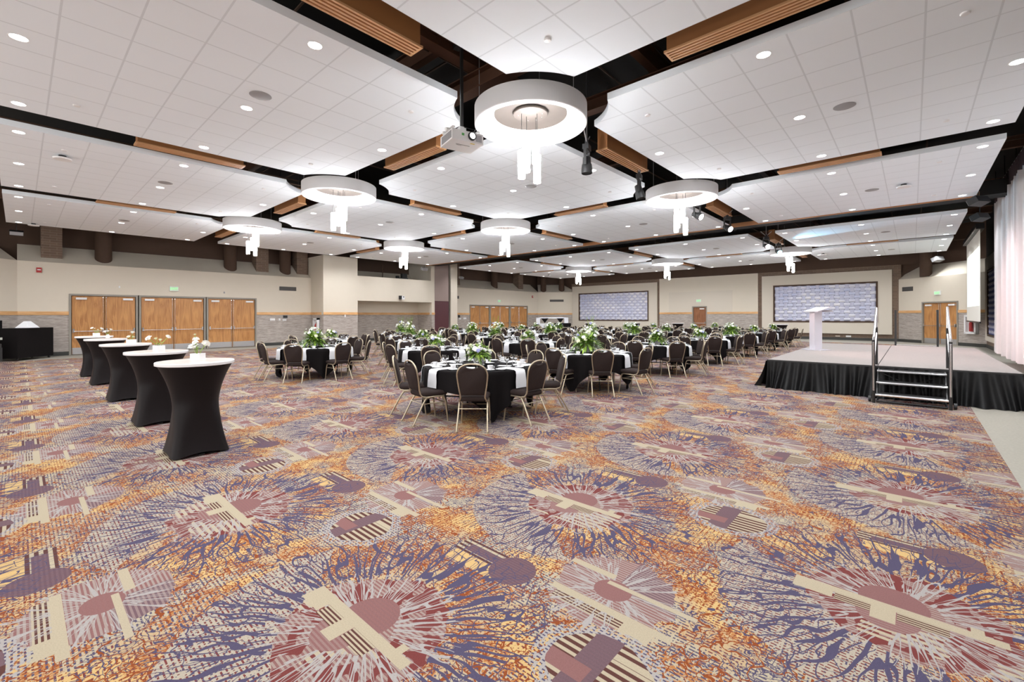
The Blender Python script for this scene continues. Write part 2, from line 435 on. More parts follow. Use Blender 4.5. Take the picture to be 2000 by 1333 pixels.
# ------------------------------------------------------------------ room shell (x, y in metres along the room's two directions)
def frame_of(P0, P1):
    d = Vector((P1[0]-P0[0], P1[1]-P0[1])); return d.length, math.atan2(d.y, d.x)
def cells(length, z0, z1, openings):
    xs = sorted({0, length, *[min(max(v, 0), length) for o in openings for v in o[:2]]})
    zs = sorted({z0, z1, *[min(max(v, z0), z1) for o in openings for v in o[2:]]})
    for i in range(len(xs)-1):
        for k in range(len(zs)-1):
            cx, cz = (xs[i]+xs[i+1])/2, (zs[k]+zs[k+1])/2
            if not any(o[0] < cx < o[1] and o[2] < cz < o[3] for o in openings):
                yield xs[i], zs[k], xs[i+1], zs[k+1]
TRIM = [0]
def wall(side, P0, P1, ops=(), top=3.84, thick=.14, wains=True, mat='beige', slope=True, deck=6.4, rail=True, sdepth=1.0, backing=True):
    L, a = frame_of(P0, P1); loc = (P0[0], P0[1], 0)
    mb = MB()
    for x0, z0, x1, z1 in cells(L, 1.69 if wains else 0, top, ops): mb.box(x0, 0, z0, x1, thick, z1)
    if wains:
        mb.mat(1)
        for x0, z0, x1, z1 in cells(L, 0, 1.69, ops): mb.box(x0, 0, z0, x1, thick, z1)
        mb.mat(0)
    if slope:
        mb.mat(0); mb.add([(0,0,top),(L,0,top),(L,sdepth,top+.76),(0,sdepth,top+.76),(0,thick,top-.02),(L,thick,top-.02)], [(0,1,2,3),(0,4,5,1)])
        mb.mat(2).box(0, sdepth, top+.6, L, sdepth+.1, deck)
    o = mb.build('wall_'+side, [MT[mat], MT['stone'], MT['brown']], loc=loc); o.rotation_euler.z = a; struct(o)
    if wains:
        rb = MB(); bb = MB()
        dops = [q for q in ops if q[2] < .2]
        for x0, z0, x1, z1 in cells(L, 1.685, 1.83, dops): rb.box(x0, -.025, z0, x1, .005, z1)
        for x0, z0, x1, z1 in cells(L, 0, .16, dops): bb.box(x0, -.014, z0, x1, .005, z1)
        if rail:
            TRIM[0] += 1; t = rb.build('trim_%d' % TRIM[0], MT['rail'], loc=loc); t.rotation_euler.z = a; struct(t)
        q = bb.build('baseboard_'+side, MT['base'], loc=loc); q.rotation_euler.z = a; struct(q)
    return o

# floors
mb = MB(); mb.box(-6, -6, -.12, 37, 29, -.004); struct(mb.build('floor_border', MT['border']))
mb = MB(); mb.add([(-6,-.74,0),(31.6,-.74,0),(31.6,24.2,0),(-6,24.2,0)], [(0,1,2,3)]); struct(mb.build('floor', MT['carpet']))
# roof deck over the clouds
mb = MB(); mb.box(-3, -4, 6.4, 37, 29, 6.6); struct(mb.build('ceiling', MT['black']))

LW = 26.2
LD = [(1.40, 3.63), (3.67, 6.24), (6.28, 8.56)]
FD = [(24.02, 26.30), (26.34, 28.77), (28.81, 31.21)]
wall('left', (-.04, LW), (11.47, LW), [(1.44, 8.60, 0, 2.58)])
wall('left_return', (11.47, LW+1.3), (11.47, 24.845), top=5.06, slope=False)
wall('left_booth', (11.47, 24.62), (19.31, 24.62), [(13.55-11.47, 19.06-11.47, -.1, 2.53), (13.55-11.47, 19.0-11.47, 4.02, 5.2)], top=5.06, slope=False, thick=.22)
wall('left_recess', (13.3, LW), (19.1, LW), slope=True)
wall('left_recess_side', (19.08, LW+.2), (19.08, 24.84), top=2.6, slope=False, thick=.1)
mb = MB(); mb.box(13.4, 24.7, 2.53, 19.2, 26.3, 2.63).box(13.3, 24.7, 0, 13.55, 26.3, 2.53); struct(mb.build('wall_recess_ceiling', MT['beige']))
mb = MB(); mb.box(19.0, 24.8, 3.9, 19.12, 27.3, 6.4); struct(mb.build('wall_booth_inner', MT['beige']))
mb = MB(); mb.mat(0).box(19.31, 24.62, 0, 20.56, 24.72, 2.64).mat(1).box(19.31, 24.60, 2.64, 20.54, 24.72, 6.3).mat(2).box(19.31, 24.9, 0, 20.8, 27.3, 6.4)
struct(mb.build('wall_partition_pocket', [MT['maroon'], MT['mauve'], MT['black']]))
mb = MB(); mb.box(20.76, 24.62, 0, 21.38, 27.3, 5.4); struct(mb.build('wall_pilaster', MT['beige']))
wall('left_far', (21.38, LW), (32.75, LW), [(24.02-21.38, 31.21-21.38, 0, 2.5)], top=3.80)
wall('far_left_chamfer', (32.75, LW), (34.9, 23.79), top=3.80)
wall('near_left_chamfer', (-7.0, 19.2), (-.04, LW))
mb = MB(); mb.box(-2.9, -4, 0, -2.72, -3.5, .01)
# back (far) wall
mb = MB(); mb.mat(0).box(34.95, .5, 0, 35.1, 23.9, 4.56).mat(1).box(34.96, -3, 4.56, 35.1, 27.3, 6.4)
struct(mb.build('wall_back', [MT['brick'], MT['brown']]))
mb = MB(); mb.box(34.92, .6, 0, 34.951, 8.08, .16).box(34.92, 15.3, 0, 34.951, 23.8, .16); struct(mb.build('baseboard_back', MT['base']))
wall('back_middle', (34.85, 15.28), (34.85, 8.09), [(15.28-12.65, 15.28-11.55, 0, 2.28)], top=4.54, slope=False)
mb = MB(); mb.box(34.83, 9.77, 1.84, 34.849, 11.53, 3.41).box(34.83, 12.67, 1.84, 34.849, 14.49, 3.41).box(34.83, 11.53, 2.29, 34.849, 12.67, 3.41); struct(mb.build('wall_back_inset', MT['cream']))
CH0, CH1 = (34.9, .61), (31.25, -2.65)
wall('far_right_chamfer', CH0, CH1, [(1.5, 3.53, 0, 2.3)], top=3.66, sdepth=.9)
# right wall behind the stage drape
mb = MB(); mb.mat(0).box(-3, -2.85, 0, 31.3, -2.65, 1.0).mat(1).box(-3, -2.85, 1.0, 31.3, -2.65, 6.4)
struct(mb.build('wall_right', [MT['brick'], MT['black']]))
mb = MB(); mb.box(-3, -2.66, 0, 31.2, -2.63, .16); struct(mb.build('baseboard_right', MT['base']))

struct(MB().box(-8, 27.25, 0, 37, 27.45, 6.6).build('wall_left_outer', MT['brown']))  # added outer shell, blocks world light leaking past the left wall
struct(MB().box(35.15, -4, 0, 35.3, 28, 6.6).build('wall_back_outer', MT['brown']))  # added shell behind the far wall, keeps world light out there too
struct(MB().box(11.5, 26.3, 3.7, 13.6, 27.3, 6.4).build('wall_booth_filler', MT['brown']))  # added block, closes the world light leak behind the booth top
struct(MB().box(-7.6, 26.4, 0, -1.2, 27.3, 6.4).build('wall_left_filler', MT['brown']))  # added block, closes the world light leak at the near-left corner
# columns and brick piers dropping onto the sloped shelf
def column(x, y, r, z0): 
    mb = MB(); mb.lathe([(r, z0), (r, 6.4)], (x, y, 0), 28); o = mb.build('column', MT['brown'], smooth=True); struct(o)
def pier(x, y, w_, z0, d=.7, rz=0):
    mb = MB(); mb.cbox((0,0,(z0+6.4)/2), (w_, d, 6.4-z0)); o = mb.build('pier', MT['brick'], loc=(x, y, 0)); o.rotation_euler.z = rz; struct(o)
for x in (2.52, 7.45, 10.2): column(x, LW+.45, .29, 3.8)
for x in (.92, 8.95, 11.1): pier(x, LW+.62, .62, 4.0)
for x in (27.3,): column(x, LW+.45, .29, 3.8)
for x in (22.95, 30.6): pier(x, LW+.62, .62, 4.0)
column(33.3, 26.0, .27, 3.8); column(34.5, 24.75, .27, 3.8)
column(33.75, -.55, .26, 3.70)

# ------------------------------------------------------------------ doors
door_n = [0]
def doors(P0, rz, units, ztop, leaves=2, mat='oak', hinge=None):
    """units: list of (s0,s1) along the wall"""
    for s0, s1 in units:
        door_n[0] += 1
        root = empty('door_%d' % door_n[0], (P0[0]+math.cos(rz)*s0, P0[1]+math.sin(rz)*s0, 0), rz); struct(root)
        W = s1-s0
        f = MB(); f.box(0,-.03,0,.07,.13,ztop); f.box(W-.07,-.03,0,W,.13,ztop); f.box(.07,-.03,ztop-.07,W-.07,.13,ztop)
        f.build('door_frame', MT['taupe'], root)
        lw = (W-.14-.02*(leaves+1))/leaves
        for k in range(leaves):
            x0 = .07+.02+k*(lw+.02); x1 = x0+lw
            lf = MB(); lf.box(x0, .04, .015, x1, .085, ztop-.085)
            lf.box(x0+.005, .030, .78, x1-.005, .04, .80)
            leaf = lf.build('door_leaf', MT[mat], root)
            MB().box(x0+.01, .034, .02, x1-.01, .041, .30).build('kick_plate', MT['alu'], leaf)
            pb = MB(); pb.tube([(x0+.06,-.04,.99),(x1-.06,-.04,.99)], .016, 8)
            for e in (x0+.05, x1-.05): pb.box(e-.03,-.05,.94,e+.03,.041,1.10)
            pb.build('panic_bar', MT['chrome'], leaf)
            cx = x0+.12 if k == 0 else x1-.42
            if leaves == 1: cx = x1-.45
            MB().box(cx, -.03, ztop-.235, cx+.34, .041, ztop-.15).build('door_closer', MT['white_s'], leaf)
            if leaves == 2:
                e = x1-.04 if k == 0 else x0+.04
                rb = MB(); rb.tube([(e,.015,1.1),(e,.015,ztop-.13)], .008, 6); rb.tube([(e,.015,.06),(e,.015,.94)], .008, 6); rb.box(e-.02,0,ztop-.15,e+.02,.041,ztop-.11)
                rb.build('latch_rod', MT['chrome'], leaf)
doors((0, LW), 0, [(a+.0, b+.0) for a, b in LD], 2.575)
doors((0, LW), 0, FD, 2.495)
doors((34.85, 15.28), -PI/2, [(15.28-12.65, 15.28-11.55)], 2.275, leaves=1, mat='oak_d')
CL, CA = frame_of(CH0, CH1)
doors(CH0, CA, [(1.5, 3.53)], 2.295)

def on_wall(P0, rz, s, z=0, off=0):
    return (P0[0]+math.cos(rz)*s+math.sin(rz)*off, P0[1]+math.sin(rz)*s-math.cos(rz)*off, z)

def text(body, size, mat, parent, loc, rot=(PI/2,0,0), name='lettering'):
    cu = bpy.data.curves.new(name, 'FONT'); cu.body = body; cu.size = size; cu.extrude = .002; cu.align_x = 'CENTER'; cu.align_y = 'CENTER'
    tmp = bpy.data.objects.new(name+'_curve', cu); C.objects.link(tmp)
    me = bpy.data.meshes.new_from_object(tmp.evaluated_get(bpy.context.evaluated_depsgraph_get()))
    bpy.data.objects.remove(tmp); me.materials.clear(); me.materials.append(mat)
    o = bpy.data.objects.new(name, me); C.objects.link(o); o.parent = parent; o.location = loc; o.rotation_euler = rot; return o

def exit_sign(P0, rz, s, z, label):
    r = empty('exit_sign', on_wall(P0, rz, s, z), rz)
    tag(r, label, 'exit sign', 'lit exit signs above the doors')
    MB().box(-.17,-.06,-.11,.17,-.002,.11).build('housing', MT['white'], r)
    MB().box(-.15,-.066,-.09,.15,-.058,.09).build('sign_face', pmcache('pale_green', (.62,.74,.58), .5), r)
    text('EXIT', .15, MT['exit'], r, (0,-.068,0))
_pc = {}
def pmcache(n, c, r=.5, **k):
    if n not in _pc: _pc[n] = pm(n, c, r, noise=.02, **k)
    return _pc[n]
exit_sign((0,LW), 0, 4.96, 2.93, 'lit green exit sign above the middle double doors on the left wall')
exit_sign((0,LW), 0, 27.4, 2.85, 'lit green exit sign above the far bank of double doors')
exit_sign((34.85,15.28), -PI/2, 15.28-12.15, 2.70, 'lit green exit sign above the single brown door in the far wall')
exit_sign(CH0, CA, 2.45, 2.75, 'lit green exit sign above the double doors behind the stage')

def grille(P0, rz, s0, s1, z0, z1, label):
    r = empty('wall_vent', on_wall(P0, rz, s0, z0), rz); tag(r, label, 'vent', 'dark wall vents')
    W, Hh = s1-s0, z1-z0
    MB().box(0,-.015,0,W,-.002,Hh).build('grille_frame', MT['vent'], r)
    m = MB(); n = 6
    for i in range(n): m.box(.02,-.024,Hh*(i+.3)/n,W-.02,-.015,Hh*(i+.75)/n)
    m.build('louvres', MT['vent'], r)
grille((0,LW), 0, 9.72, 10.63, 3.05, 3.27, 'dark rectangular wall vent left of the projecting booth wall')
grille((0,LW), 0, 21.8, 22.9, 2.93, 3.15, 'dark wall vent beside the beige pilaster, left of the far doors')
grille((32.75,LW), math.atan2(-2.41,2.15), 1.1, 2.4, 2.9, 3.1, 'dark wall vent on the angled corner wall above the buffet')
grille(CH0, CA, .25, .95, 2.95, 3.2, 'dark wall vent above and left of the stage-side double doors')

# fire alarm, thermostats, switches, cabinets
r = empty('fire_alarm', (.55, LW, 3.5)); tag(r, 'small red fire alarm strobe high on the left wall', 'alarm')
MB().box(-.075,-.05,-.1,.075,-.002,.1).build('housing', MT['red'], r); MB().box(-.05,-.07,-.01,.05,-.05,.03).build('strobe', MT['white_s'], r)
r = empty('fire_alarm', on_wall((32.75,LW), math.atan2(-2.41,2.15), -.9, 3.4)); 
r.location = (31.9, LW, 3.35); tag(r, 'small dark red alarm high on the wall near the far left corner', 'alarm')
MB().box(-.075,-.05,-.1,.075,-.002,.1).build('housing', MT['red'], r); MB().box(-.05,-.07,-.01,.05,-.05,.03).build('strobe', MT['white_s'], r)
def plate_(P0, rz, s, z, w_, h, mat, name, label, cat, screen=False, d=.03):
    r = empty(name, on_wall(P0, rz, s, z), rz); tag(r, label, cat)
    MB().box(-w_/2,-d,-h/2,w_/2,-.002,h/2).build('cover', MT[mat], r)
    if screen: MB().box(-w_/2+.02,-d-.006,-h/2+.03,w_/2-.02,-d,h/2-.03).build('display', MT['blackp'], r)
plate_((0,LW),0,9.35,1.43,.26,.12,'white','switch_plate','wide white switch plate left of the wall touch screen','switch plate')
plate_((0,LW),0,9.72,1.43,.08,.12,'white','switch_plate','narrow white switch plate under the touch screen edge','switch plate')
plate_((0,LW),0,10.02,1.58,.27,.2,'grey','wall_controller','small wall touch screen with black display below the wood rail','controller',True)
plate_((0,LW),0,9.98,1.40,.2,.10,'white','switch_plate','white double switch plate directly under the touch screen','switch plate')
plate_((0,LW),0,22.9,1.56,.2,.18,'blackp','wall_controller','small black wall controller left of the far doors','controller',True)
plate_((0,LW),0,23.0,1.38,.2,.12,'white','switch_plate','white switch plate below the black far wall controller','switch plate')
plate_((0,LW),0,23.5,1.40,.3,.12,'white','switch_plate','white switch plate just left of the far door bank','switch plate')
plate_((0,24.62),0,12.75,1.62,.07,.14,'white','wall_sensor','small white sensor just under the rail on the booth wall','sensor')
plate_((0,LW),0,14.0,1.48,.07,.12,'white','switch_plate','lone white switch in the dark recess under the booth','switch plate')
plate_((0,LW),0,3.0,2.93,.05,.09,'white','wall_sensor','tiny white sensor above the leftmost double doors','sensor')
plate_((0,LW),0,7.05,2.83,.05,.09,'grey','wall_sensor','tiny grey sensor above the third double doors on left','sensor')
plate_((34.95,8),-PI/2,5.0,.24,.26,.1,'white','outlet_plate','white floor-level outlet plate under the right woven artwork','outlet')
plate_((34.95,8),-PI/2,4.45,.24,.24,.06,'cream','outlet_plate','flat beige outlet plate left of the white one at floor level','outlet')

def extinguisher_cabinet(P0, rz, s, z, label):
    r = empty('fire_extinguisher_cabinet', on_wall(P0, rz, s, z), rz); tag(r, label, 'cabinet')
    m = MB(); W, Hh, D = .56, .95, .16
    m.box(-W/2,-D,0,-W/2+.07,-.002,Hh).box(W/2-.07,-D,0,W/2,-.002,Hh).box(-W/2,-D,0,W/2,-.002,.1).box(-W/2,-D,Hh-.1,W/2,-.002,Hh).box(-W/2,-.02,0,W/2,-.002,Hh)
    m.build('cabinet_box', MT['white_s'], r)
    e = MB(); e.lathe([(.0,.12),(.07,.13),(.075,.16),(.075,.52),(.05,.6),(.02,.63),(.02,.68)], (0,-.09,0), 16)
    b = e.build('extinguisher', MT['red'], r, smooth=True)
    MB().tube([(0,-.09,.68),(.05,-.1,.72),(.085,-.1,.6),(.085,-.1,.3)], .01, 6).build('hose', MT['blackp'], b)
extinguisher_cabinet((11.47,LW), -PI/2, .85, .55, 'white cabinet with red fire extinguisher on the short return wall')
extinguisher_cabinet(CH0, CA, 4.25, .62, 'white fire extinguisher cabinet right of the stage-side double doors')

# ------------------------------------------------------------------ woven wall artworks on beige boards
def weave_mat():
    m, nt, b = base_mat('woven_print'); X.nt = nt
    x, y, z, P = coords()
    n = noise(vec(x*.35, z*.6), 1.0, 2); n2 = noise(vec(x*1.3+5, z*2), 1.0, 2)
    c = mix(ramp(n, .35, .60), (.52,.56,.76), (.76,.76,.83)); c = mix(ramp(n2, .5, .7)*.6, c, (.85,.84,.88))
    nt.links.new(c, b.inputs['Base Color']); b.inputs['Roughness'].default_value = .4
    return m
MT['weave'] = weave_mat(); MT['weave_v'] = pm('woven_print_upright', (.52,.53,.68), .45, noise=.12, scale=1.2); MT['weave_g'] = pm('woven_gap', (.17,.17,.30), .6, noise=.1); MT['weave_dw'] = pm('woven_print_pale', (.50,.52,.66), .45, noise=.2, scale=2)
MT['weave_d'] = pm('woven_print_blue', (.07,.10,.30), .45, noise=.6, scale=3)
def artwork(P0, rz, board, frame, mat, label, blabel):
    (b0, b1, bz0, bz1), (f0, f1, fz0, fz1) = board, frame
    bo = empty('acoustic_board', on_wall(P0, rz, b0, bz0, 0), rz); tag(bo, blabel, 'wall board')
    m = MB()
    for x0, z0, x1, z1 in cells(b1-b0, 0, bz1-bz0, [(f0-b0, f1-b0, fz0-bz0, fz1-bz0)]): m.box(x0, -.12, z0, x1, -.002, z1)
    m.build('board_panel', MT['cream'], bo)
    r = empty('woven_artwork', on_wall(P0, rz, f0, fz0, 0), rz); tag(r, label, 'artwork')
    W, Hh = f1-f0, fz1-fz0; t = .09
    f = MB(); f.box(0,-.15,0,t,-.003,Hh).box(W-t,-.15,0,W,-.003,Hh).box(t,-.15,0,W-t,-.003,t).box(t,-.15,Hh-t,W-t,-.003,Hh)
    f.build('art_frame', MT['brown'], r)
    nx = max(2, round((W-2*t)/.255)); nz = max(2, round((Hh-2*t)/.24)); cw, chh = (W-2*t)/nx, (Hh-2*t)/nz
    K = 6
    bars = MB()          # each short band is a bulging pillow; level ones pass over the upright ones by turns
    def pillow(x0, x1, z0, z1, h, mi, axis):
        n1, n2 = 5, 5; ps = []
        for j in range(n2+1):
            for i in range(n1+1):
                u, v = i/n1, j/n2
                if axis == 'x':   # level band: dumb-bell outline, ends dive behind the neighbours
                    hz = (z1-z0)/2*(1+.16*(2*u-1)**2); zz = (z0+z1)/2+(2*v-1)*hz; xx = x0+(x1-x0)*u
                    d = h*(math.sin(PI*(.08+.84*v))**.6)*(.35+.65*math.sin(PI*(.1+.8*u)))
                else:
                    hx = (x1-x0)/2; xx = (x0+x1)/2+(2*u-1)*hx; zz = z0+(z1-z0)*v
                    d = h*(math.sin(PI*(.08+.84*u))**.5)*.8
                ps.append((xx, -.045-d, zz))
        bars.mat(mi).add(ps, [(j*(n1+1)+i, j*(n1+1)+i+1, (j+1)*(n1+1)+i+1, (j+1)*(n1+1)+i) for j in range(n2) for i in range(n1)])
    bars.mat(2).quad((t,-.04,t),(W-t,-.04,t),(W-t,-.04,Hh-t),(t,-.04,Hh-t))
    for i in range(nx):
        for j in range(nz):
            x0, z0 = t+i*cw, t+j*chh
            if (i+j) % 2: pillow(max(t, x0-cw*.12), min(W-t, x0+cw*1.12), z0+chh*.12, z0+chh*.88, .09, 0, 'x')
            else: pillow(x0+cw*.10, x0+cw*.90, max(t, z0-chh*.10), min(Hh-t, z0+chh*1.10), .085, 1, 'z')
    bars.build('woven_panel', mat, r, smooth=True, ang=180)
BW = (34.95, 24.0)
artwork(BW, -PI/2, (.24, 24-15.47, .45, 4.29), (24-23.04, 24-16.2, 1.12, 3.64), [MT['weave'], MT['weave_v'], MT['weave_g']], 'wide woven white and lavender artwork on the far wall, left one', 'beige wall board around the left woven artwork')
artwork(BW, -PI/2, (24-7.84, 24-.91, .40, 4.29), (24-7.14, 24-1.56, 1.11, 3.62), [MT['weave'], MT['weave_v'], MT['weave_g']], 'wide woven lavender artwork on the far wall behind the lectern', 'beige wall board around the right woven artwork')
artwork((31.2, -2.65), PI, (31.2-30.4, 31.2-22.0, .38, 4.2), (31.2-29.4, 31.2-22.6, .62, 3.6), [MT['weave_dw'], MT['weave_d'], MT['weave_g']], 'dark blue woven artwork partly hidden by the stage drape', 'beige wall board beside the stage drape')

# ------------------------------------------------------------------ ceiling clouds
ORD = ['first', 'second', 'third', 'fourth', 'fifth', 'sixth', 'seventh']
PA = [2.445, 8.83, 15.255, 23.36, 29.85]; PB = [1.41, 7.90, 14.39, 20.83]
RINGS = [(5.64, 4.66), (5.64, 11.15), (5.64, 17.6), (12.03, 4.66), (12.03, 11.15), (12.03, 17.6), (26.6, 4.66), (26.6, 11.15), (26.6, 17.6)]
ROWN = ['in the row above the stage', 'second row from stage', 'third row from stage', 'in the row by the left wall']
HP = 2.74; CZ = 4.93
def cloud_outline(cx, cy):
    pts = []
    for sx, sy in ((-1,-1), (1,-1), (1,1), (-1,1)):
        kx, ky = cx+sx*HP, cy+sy*HP
        ring = next((q for q in RINGS if abs(q[0]-kx) < 1 and abs(q[1]-ky) < 1), None)
        if ring is None: pts.append((kx-cx, ky-cy)); continue
        R = 1.25
        # intersections of the notch circle with the two edges meeting at this corner
        ix = ring[0]-sx*math.sqrt(R*R-(ky-ring[1])**2); iy = ring[1]-sy*math.sqrt(R*R-(kx-ring[0])**2)
        pA = (ix, ky); pB = (kx, iy)             # on the horizontal edge / on the vertical edge
        first, last = (pB, pA) if sx*sy > 0 else (pA, pB)
        a0 = math.atan2(first[1]-ring[1], first[0]-ring[0]); a1 = math.atan2(last[1]-ring[1], last[0]-ring[0])
        d = (a1-a0+PI) % (2*PI)-PI
        pts += [(ring[0]+R*math.cos(a0+d*i/14)-cx, ring[1]+R*math.sin(a0+d*i/14)-cy) for i in range(15)]
    return pts
trim_mb = MB().lathe([(.076,.0),(.092,-.004),(.092,.012),(.076,.012)], seg=20, cap0=False, cap1=False)
proto_dl = trim_mb.build('recessed_downlight', MT['white'], smooth=True)
MB().lathe([(.0001,-.002),(.078,-.002)], seg=20, cap0=False, cap1=False).build('lens', MT['lamp'], proto_dl)
proto_sp = MB().lathe([(.15,.012),(.15,-.004),(.142,-.008),(.0001,-.008)], seg=24, cap1=False).build('ceiling_speaker', MT['grey'], smooth=True)
proto_sk = MB().lathe([(.045,.004),(.045,-.012),(.038,-.02),(.0001,-.022)], seg=14).build('sprinkler_cover', MT['white_s'], smooth=True)
used = {'dl': 0, 'sp': 0, 'sk': 0}
def put(proto, key, loc, label, cat, group):
    o = proto if used[key] == 0 else dup(proto)
    used[key] += 1; o.location = loc; o.rotation_euler = (0,0,0); tag(o, label, cat, group); return o
CP = {(-1,-1): 'near right', (0,-1): 'right middle', (1,-1): 'far right', (-1,0): 'near middle', (0,0): 'centre', (1,0): 'far middle', (-1,1): 'near left', (0,1): 'left middle', (1,1): 'far left'}
for j, cy in enumerate(PB):
    for i, cx in enumerate(PA):
        o = MB().prism(cloud_outline(cx, cy), 0, .105).build('ceiling_cloud', MT['tile'], loc=(cx, cy, CZ))
        tag(o, 'white tiled ceiling cloud, %s from the camera, %s' % (ORD[i], ROWN[j]), 'ceiling cloud', 'suspended white tiled ceiling clouds')
        wname = '%s ceiling cloud, %s' % (ORD[i], ROWN[j])
        for sx in (-1, 0, 1):
            for sy in (-1, 0, 1):
                px, py = cx+2.44*sx, cy+2.45*sy
                if any(math.hypot(px-q[0], py-q[1]) < 1.35 for q in RINGS): continue
                put(proto_dl, 'dl', (px, py, CZ), 'round downlight, %s of %s' % (CP[(sx, sy)], wname), 'downlight', 'recessed downlights in the ceiling clouds')
                lamp('downlight_lamp', 'SPOT', (px, py, CZ-.02), DOWN_W, (.95,.975,1), .05, spot=math.radians(150), blend=1)
        put(proto_sp, 'sp', (cx, cy-.61, CZ), 'grey round speaker in %s' % wname, 'speaker', 'grey round speakers in the ceiling clouds')
        if i < 3:
            for sx in (-1, 1):
                for sy in (-1, 1):
                    put(proto_sk, 'sk', (cx+1.83*sx, cy+1.85*sy, CZ), 'small white cover, %s of %s' % (CP[(sx, sy)], wname), 'sprinkler cover', 'small white sprinkler covers')
for k, (x, y, where) in enumerate([(.61, 13.01, 'at the left end of the second cloud strip over the doors'), (15.13, .16, 'on the cloud above the stage'), (.36, 23.2, 'on the last cloud before the left wall'), (29.2, 3.6, 'on the farthest cloud above the stage'), (28.9, 22.0, 'on the farthest left cloud')]):
    r = empty('wireless_access_point', (x, y, CZ)); tag(r, 'white disc device '+where, 'access point')
    MB().lathe([(.06,0),(.06,-.05)], seg=14).build('mount', MT['blackp'], r)
    MB().lathe([(.13,-.05),(.15,-.06),(.14,-.085),(.0001,-.09)], seg=22).build('cover', MT['white_s'], r, smooth=True)

# ------------------------------------------------------------------ ring chandeliers
ring_prof = [(.915,.285),(.918,.0),(.905,-.004),(.80,-.004),(.785,.0)]
def chandelier(x, y, k, label):
    r = empty('ring_chandelier', (x, y, 4.72)); tag(r, label, 'chandelier', 'white ring chandeliers with pendant cylinders')
    MB().lathe([(.80,.0),(.905,-.004),(.918,.004),(.918,.285),(.62,.285)], seg=64, cap0=False, cap1=False).build('outer_ring', MT['ring'], r, smooth=True, ang=30)
    MB().lathe([(.80,.0),(.79,.02),(.74,.09),(.67,.15),(.60,.185)], seg=64, cap0=False, cap1=False).build('cove', MT['cove'], r, smooth=True, ang=60)
    p = MB().lathe([(.62,.186),(.45,.215),(.30,.225),(.0001,.225)], seg=48, cap0=False, cap1=False).build('nickel_bowl', MT['plate'], r, smooth=True, ang=60)
    MB().lathe([(.285,.215),(.285,.19),(.275,.18),(.0001,.18)], seg=40, cap0=False).build('canopy', MT['plate'], p, smooth=True, ang=35)
    if k == 0:
        st = MB()
        for a in range(9): st.ball((.2*math.cos(a*.7+.2), .2*math.sin(a*.7+.2), .175), .008, 6, 4)
        st.build('canopy_studs', MT['chrome'], p)
    for q in range(3):
        a = 2*PI*q/3+.5
        MB().tube([(.86*math.cos(a), .86*math.sin(a), .28), (.86*math.cos(a), .86*math.sin(a), 1.66)], .006, 4).build('suspension_wire', MT['grey'], r)
    for n, (dr, df, zb) in enumerate([(-.15,-.05,3.84), (-.065,.06,3.98), (.09,.10,4.13), (.105,-.04,3.77), (-.06,.17,4.16)]):
        v = rgt*dr + fwd*df; X0, Y0 = v.x, v.y; zb = zb-4.72; L = .46
        pe = MB().lathe([(.058,zb+.035),(.060,zb+L-.01),(.05,zb+L),(.0001,zb+L)], (X0,Y0,0), 20, cap0=True).build('pendant', MT['pend'], r, smooth=True, ang=50)
        MB().lathe([(.061,zb),(.062,zb+.035),(.055,zb+.035),(.054,zb)], (X0,Y0,0), 20, cap0=False, cap1=False).build('clear_rim', MT['pend_r'], pe, smooth=True)
        MB().tube([(X0,Y0,zb+L),(X0,Y0,.18)], .0045, 5).build('cord', MT['blackp'], pe)
CHN = [(0, 'large white ring chandelier nearest the camera at the top centre'), (1, 'white ring chandelier left of the nearest one, by the left clouds'), (2, 'white ring chandelier nearest the left door wall'),
       (3, 'white ring chandelier right of the nearest one, on the stage side'), (4, 'white ring chandelier in the middle, behind the nearest one'), (5, 'white ring chandelier in front of the projecting booth wall'),
       (6, 'far ring chandelier on the right, behind the blue spotlight'), (7, 'far ring chandelier in the middle, between the two woven artworks'), (8, 'farthest ring chandelier, left of the left woven artwork')]
for k, lab in CHN: chandelier(*RINGS[k], k, lab)

# ------------------------------------------------------------------ plenum steel, ducts
def beam_x(y, z, x0, x1, mat='steel_b', h=.30, w_=.14):
    m = MB(); m.box(x0,y-w_/2,z,x1,y+w_/2,z+.02).box(x0,y-.012,z+.02,x1,y+.012,z+h-.02).box(x0,y-w_/2,z+h-.02,x1,y+w_/2,z+h)
    struct(m.build('roof_beam', MT[mat]))
def beam_y(x, z, y0, y1, mat='steel_b', h=.30, w_=.14):
    m = MB(); m.box(x-w_/2,y0,z,x+w_/2,y1,z+.02).box(x-.012,y0,z+.02,x+.012,y1,z+h-.02).box(x-w_/2,y0,z+h-.02,x+w_/2,y1,z+h)
    struct(m.build('roof_beam', MT[mat]))
for y in (3.1, 9.5, 16.0, 22.4): beam_x(y, 5.55, -2, 34.5)
for x in (4.6, 11.4, 17.2, 22.2, 27.4): beam_y(x, 5.9, -2.5, 26)
beam_y(5.0, 5.25, 4.0, 8.4, h=.28, w_=.22); beam_x(5.3, 5.6, 1.0, 7.4, h=.22, w_=.22); beam_y(7.0, 5.3, 2.2, 5.6, h=.25, w_=.2); 
rnd = random.Random(5)
for k in range(16):
    y = rnd.uniform(-1, 24); m = MB(); m.tube([(-2, y, rnd.uniform(5.4, 6.1)), (34, y, rnd.uniform(5.4, 6.1))], .02, 5); struct(m.build('conduit', MT['brown']))
for k in range(16):
    x = rnd.uniform(-1, 33); m = MB(); z = rnd.uniform(5.4, 6.2); m.tube([(x, -2.4, z), (x, 26, z)], .02, 5); struct(m.build('conduit', MT['brown']))
struct(MB().box(18.9, -2.6, 5.08, 19.6, 24.6, 5.5).build('partition_track', MT['black']))
struct(MB().box(18.02, -1.4, 4.90, 18.06, 23.9, 5.05).build('partition_track_edge', MT['copper']))
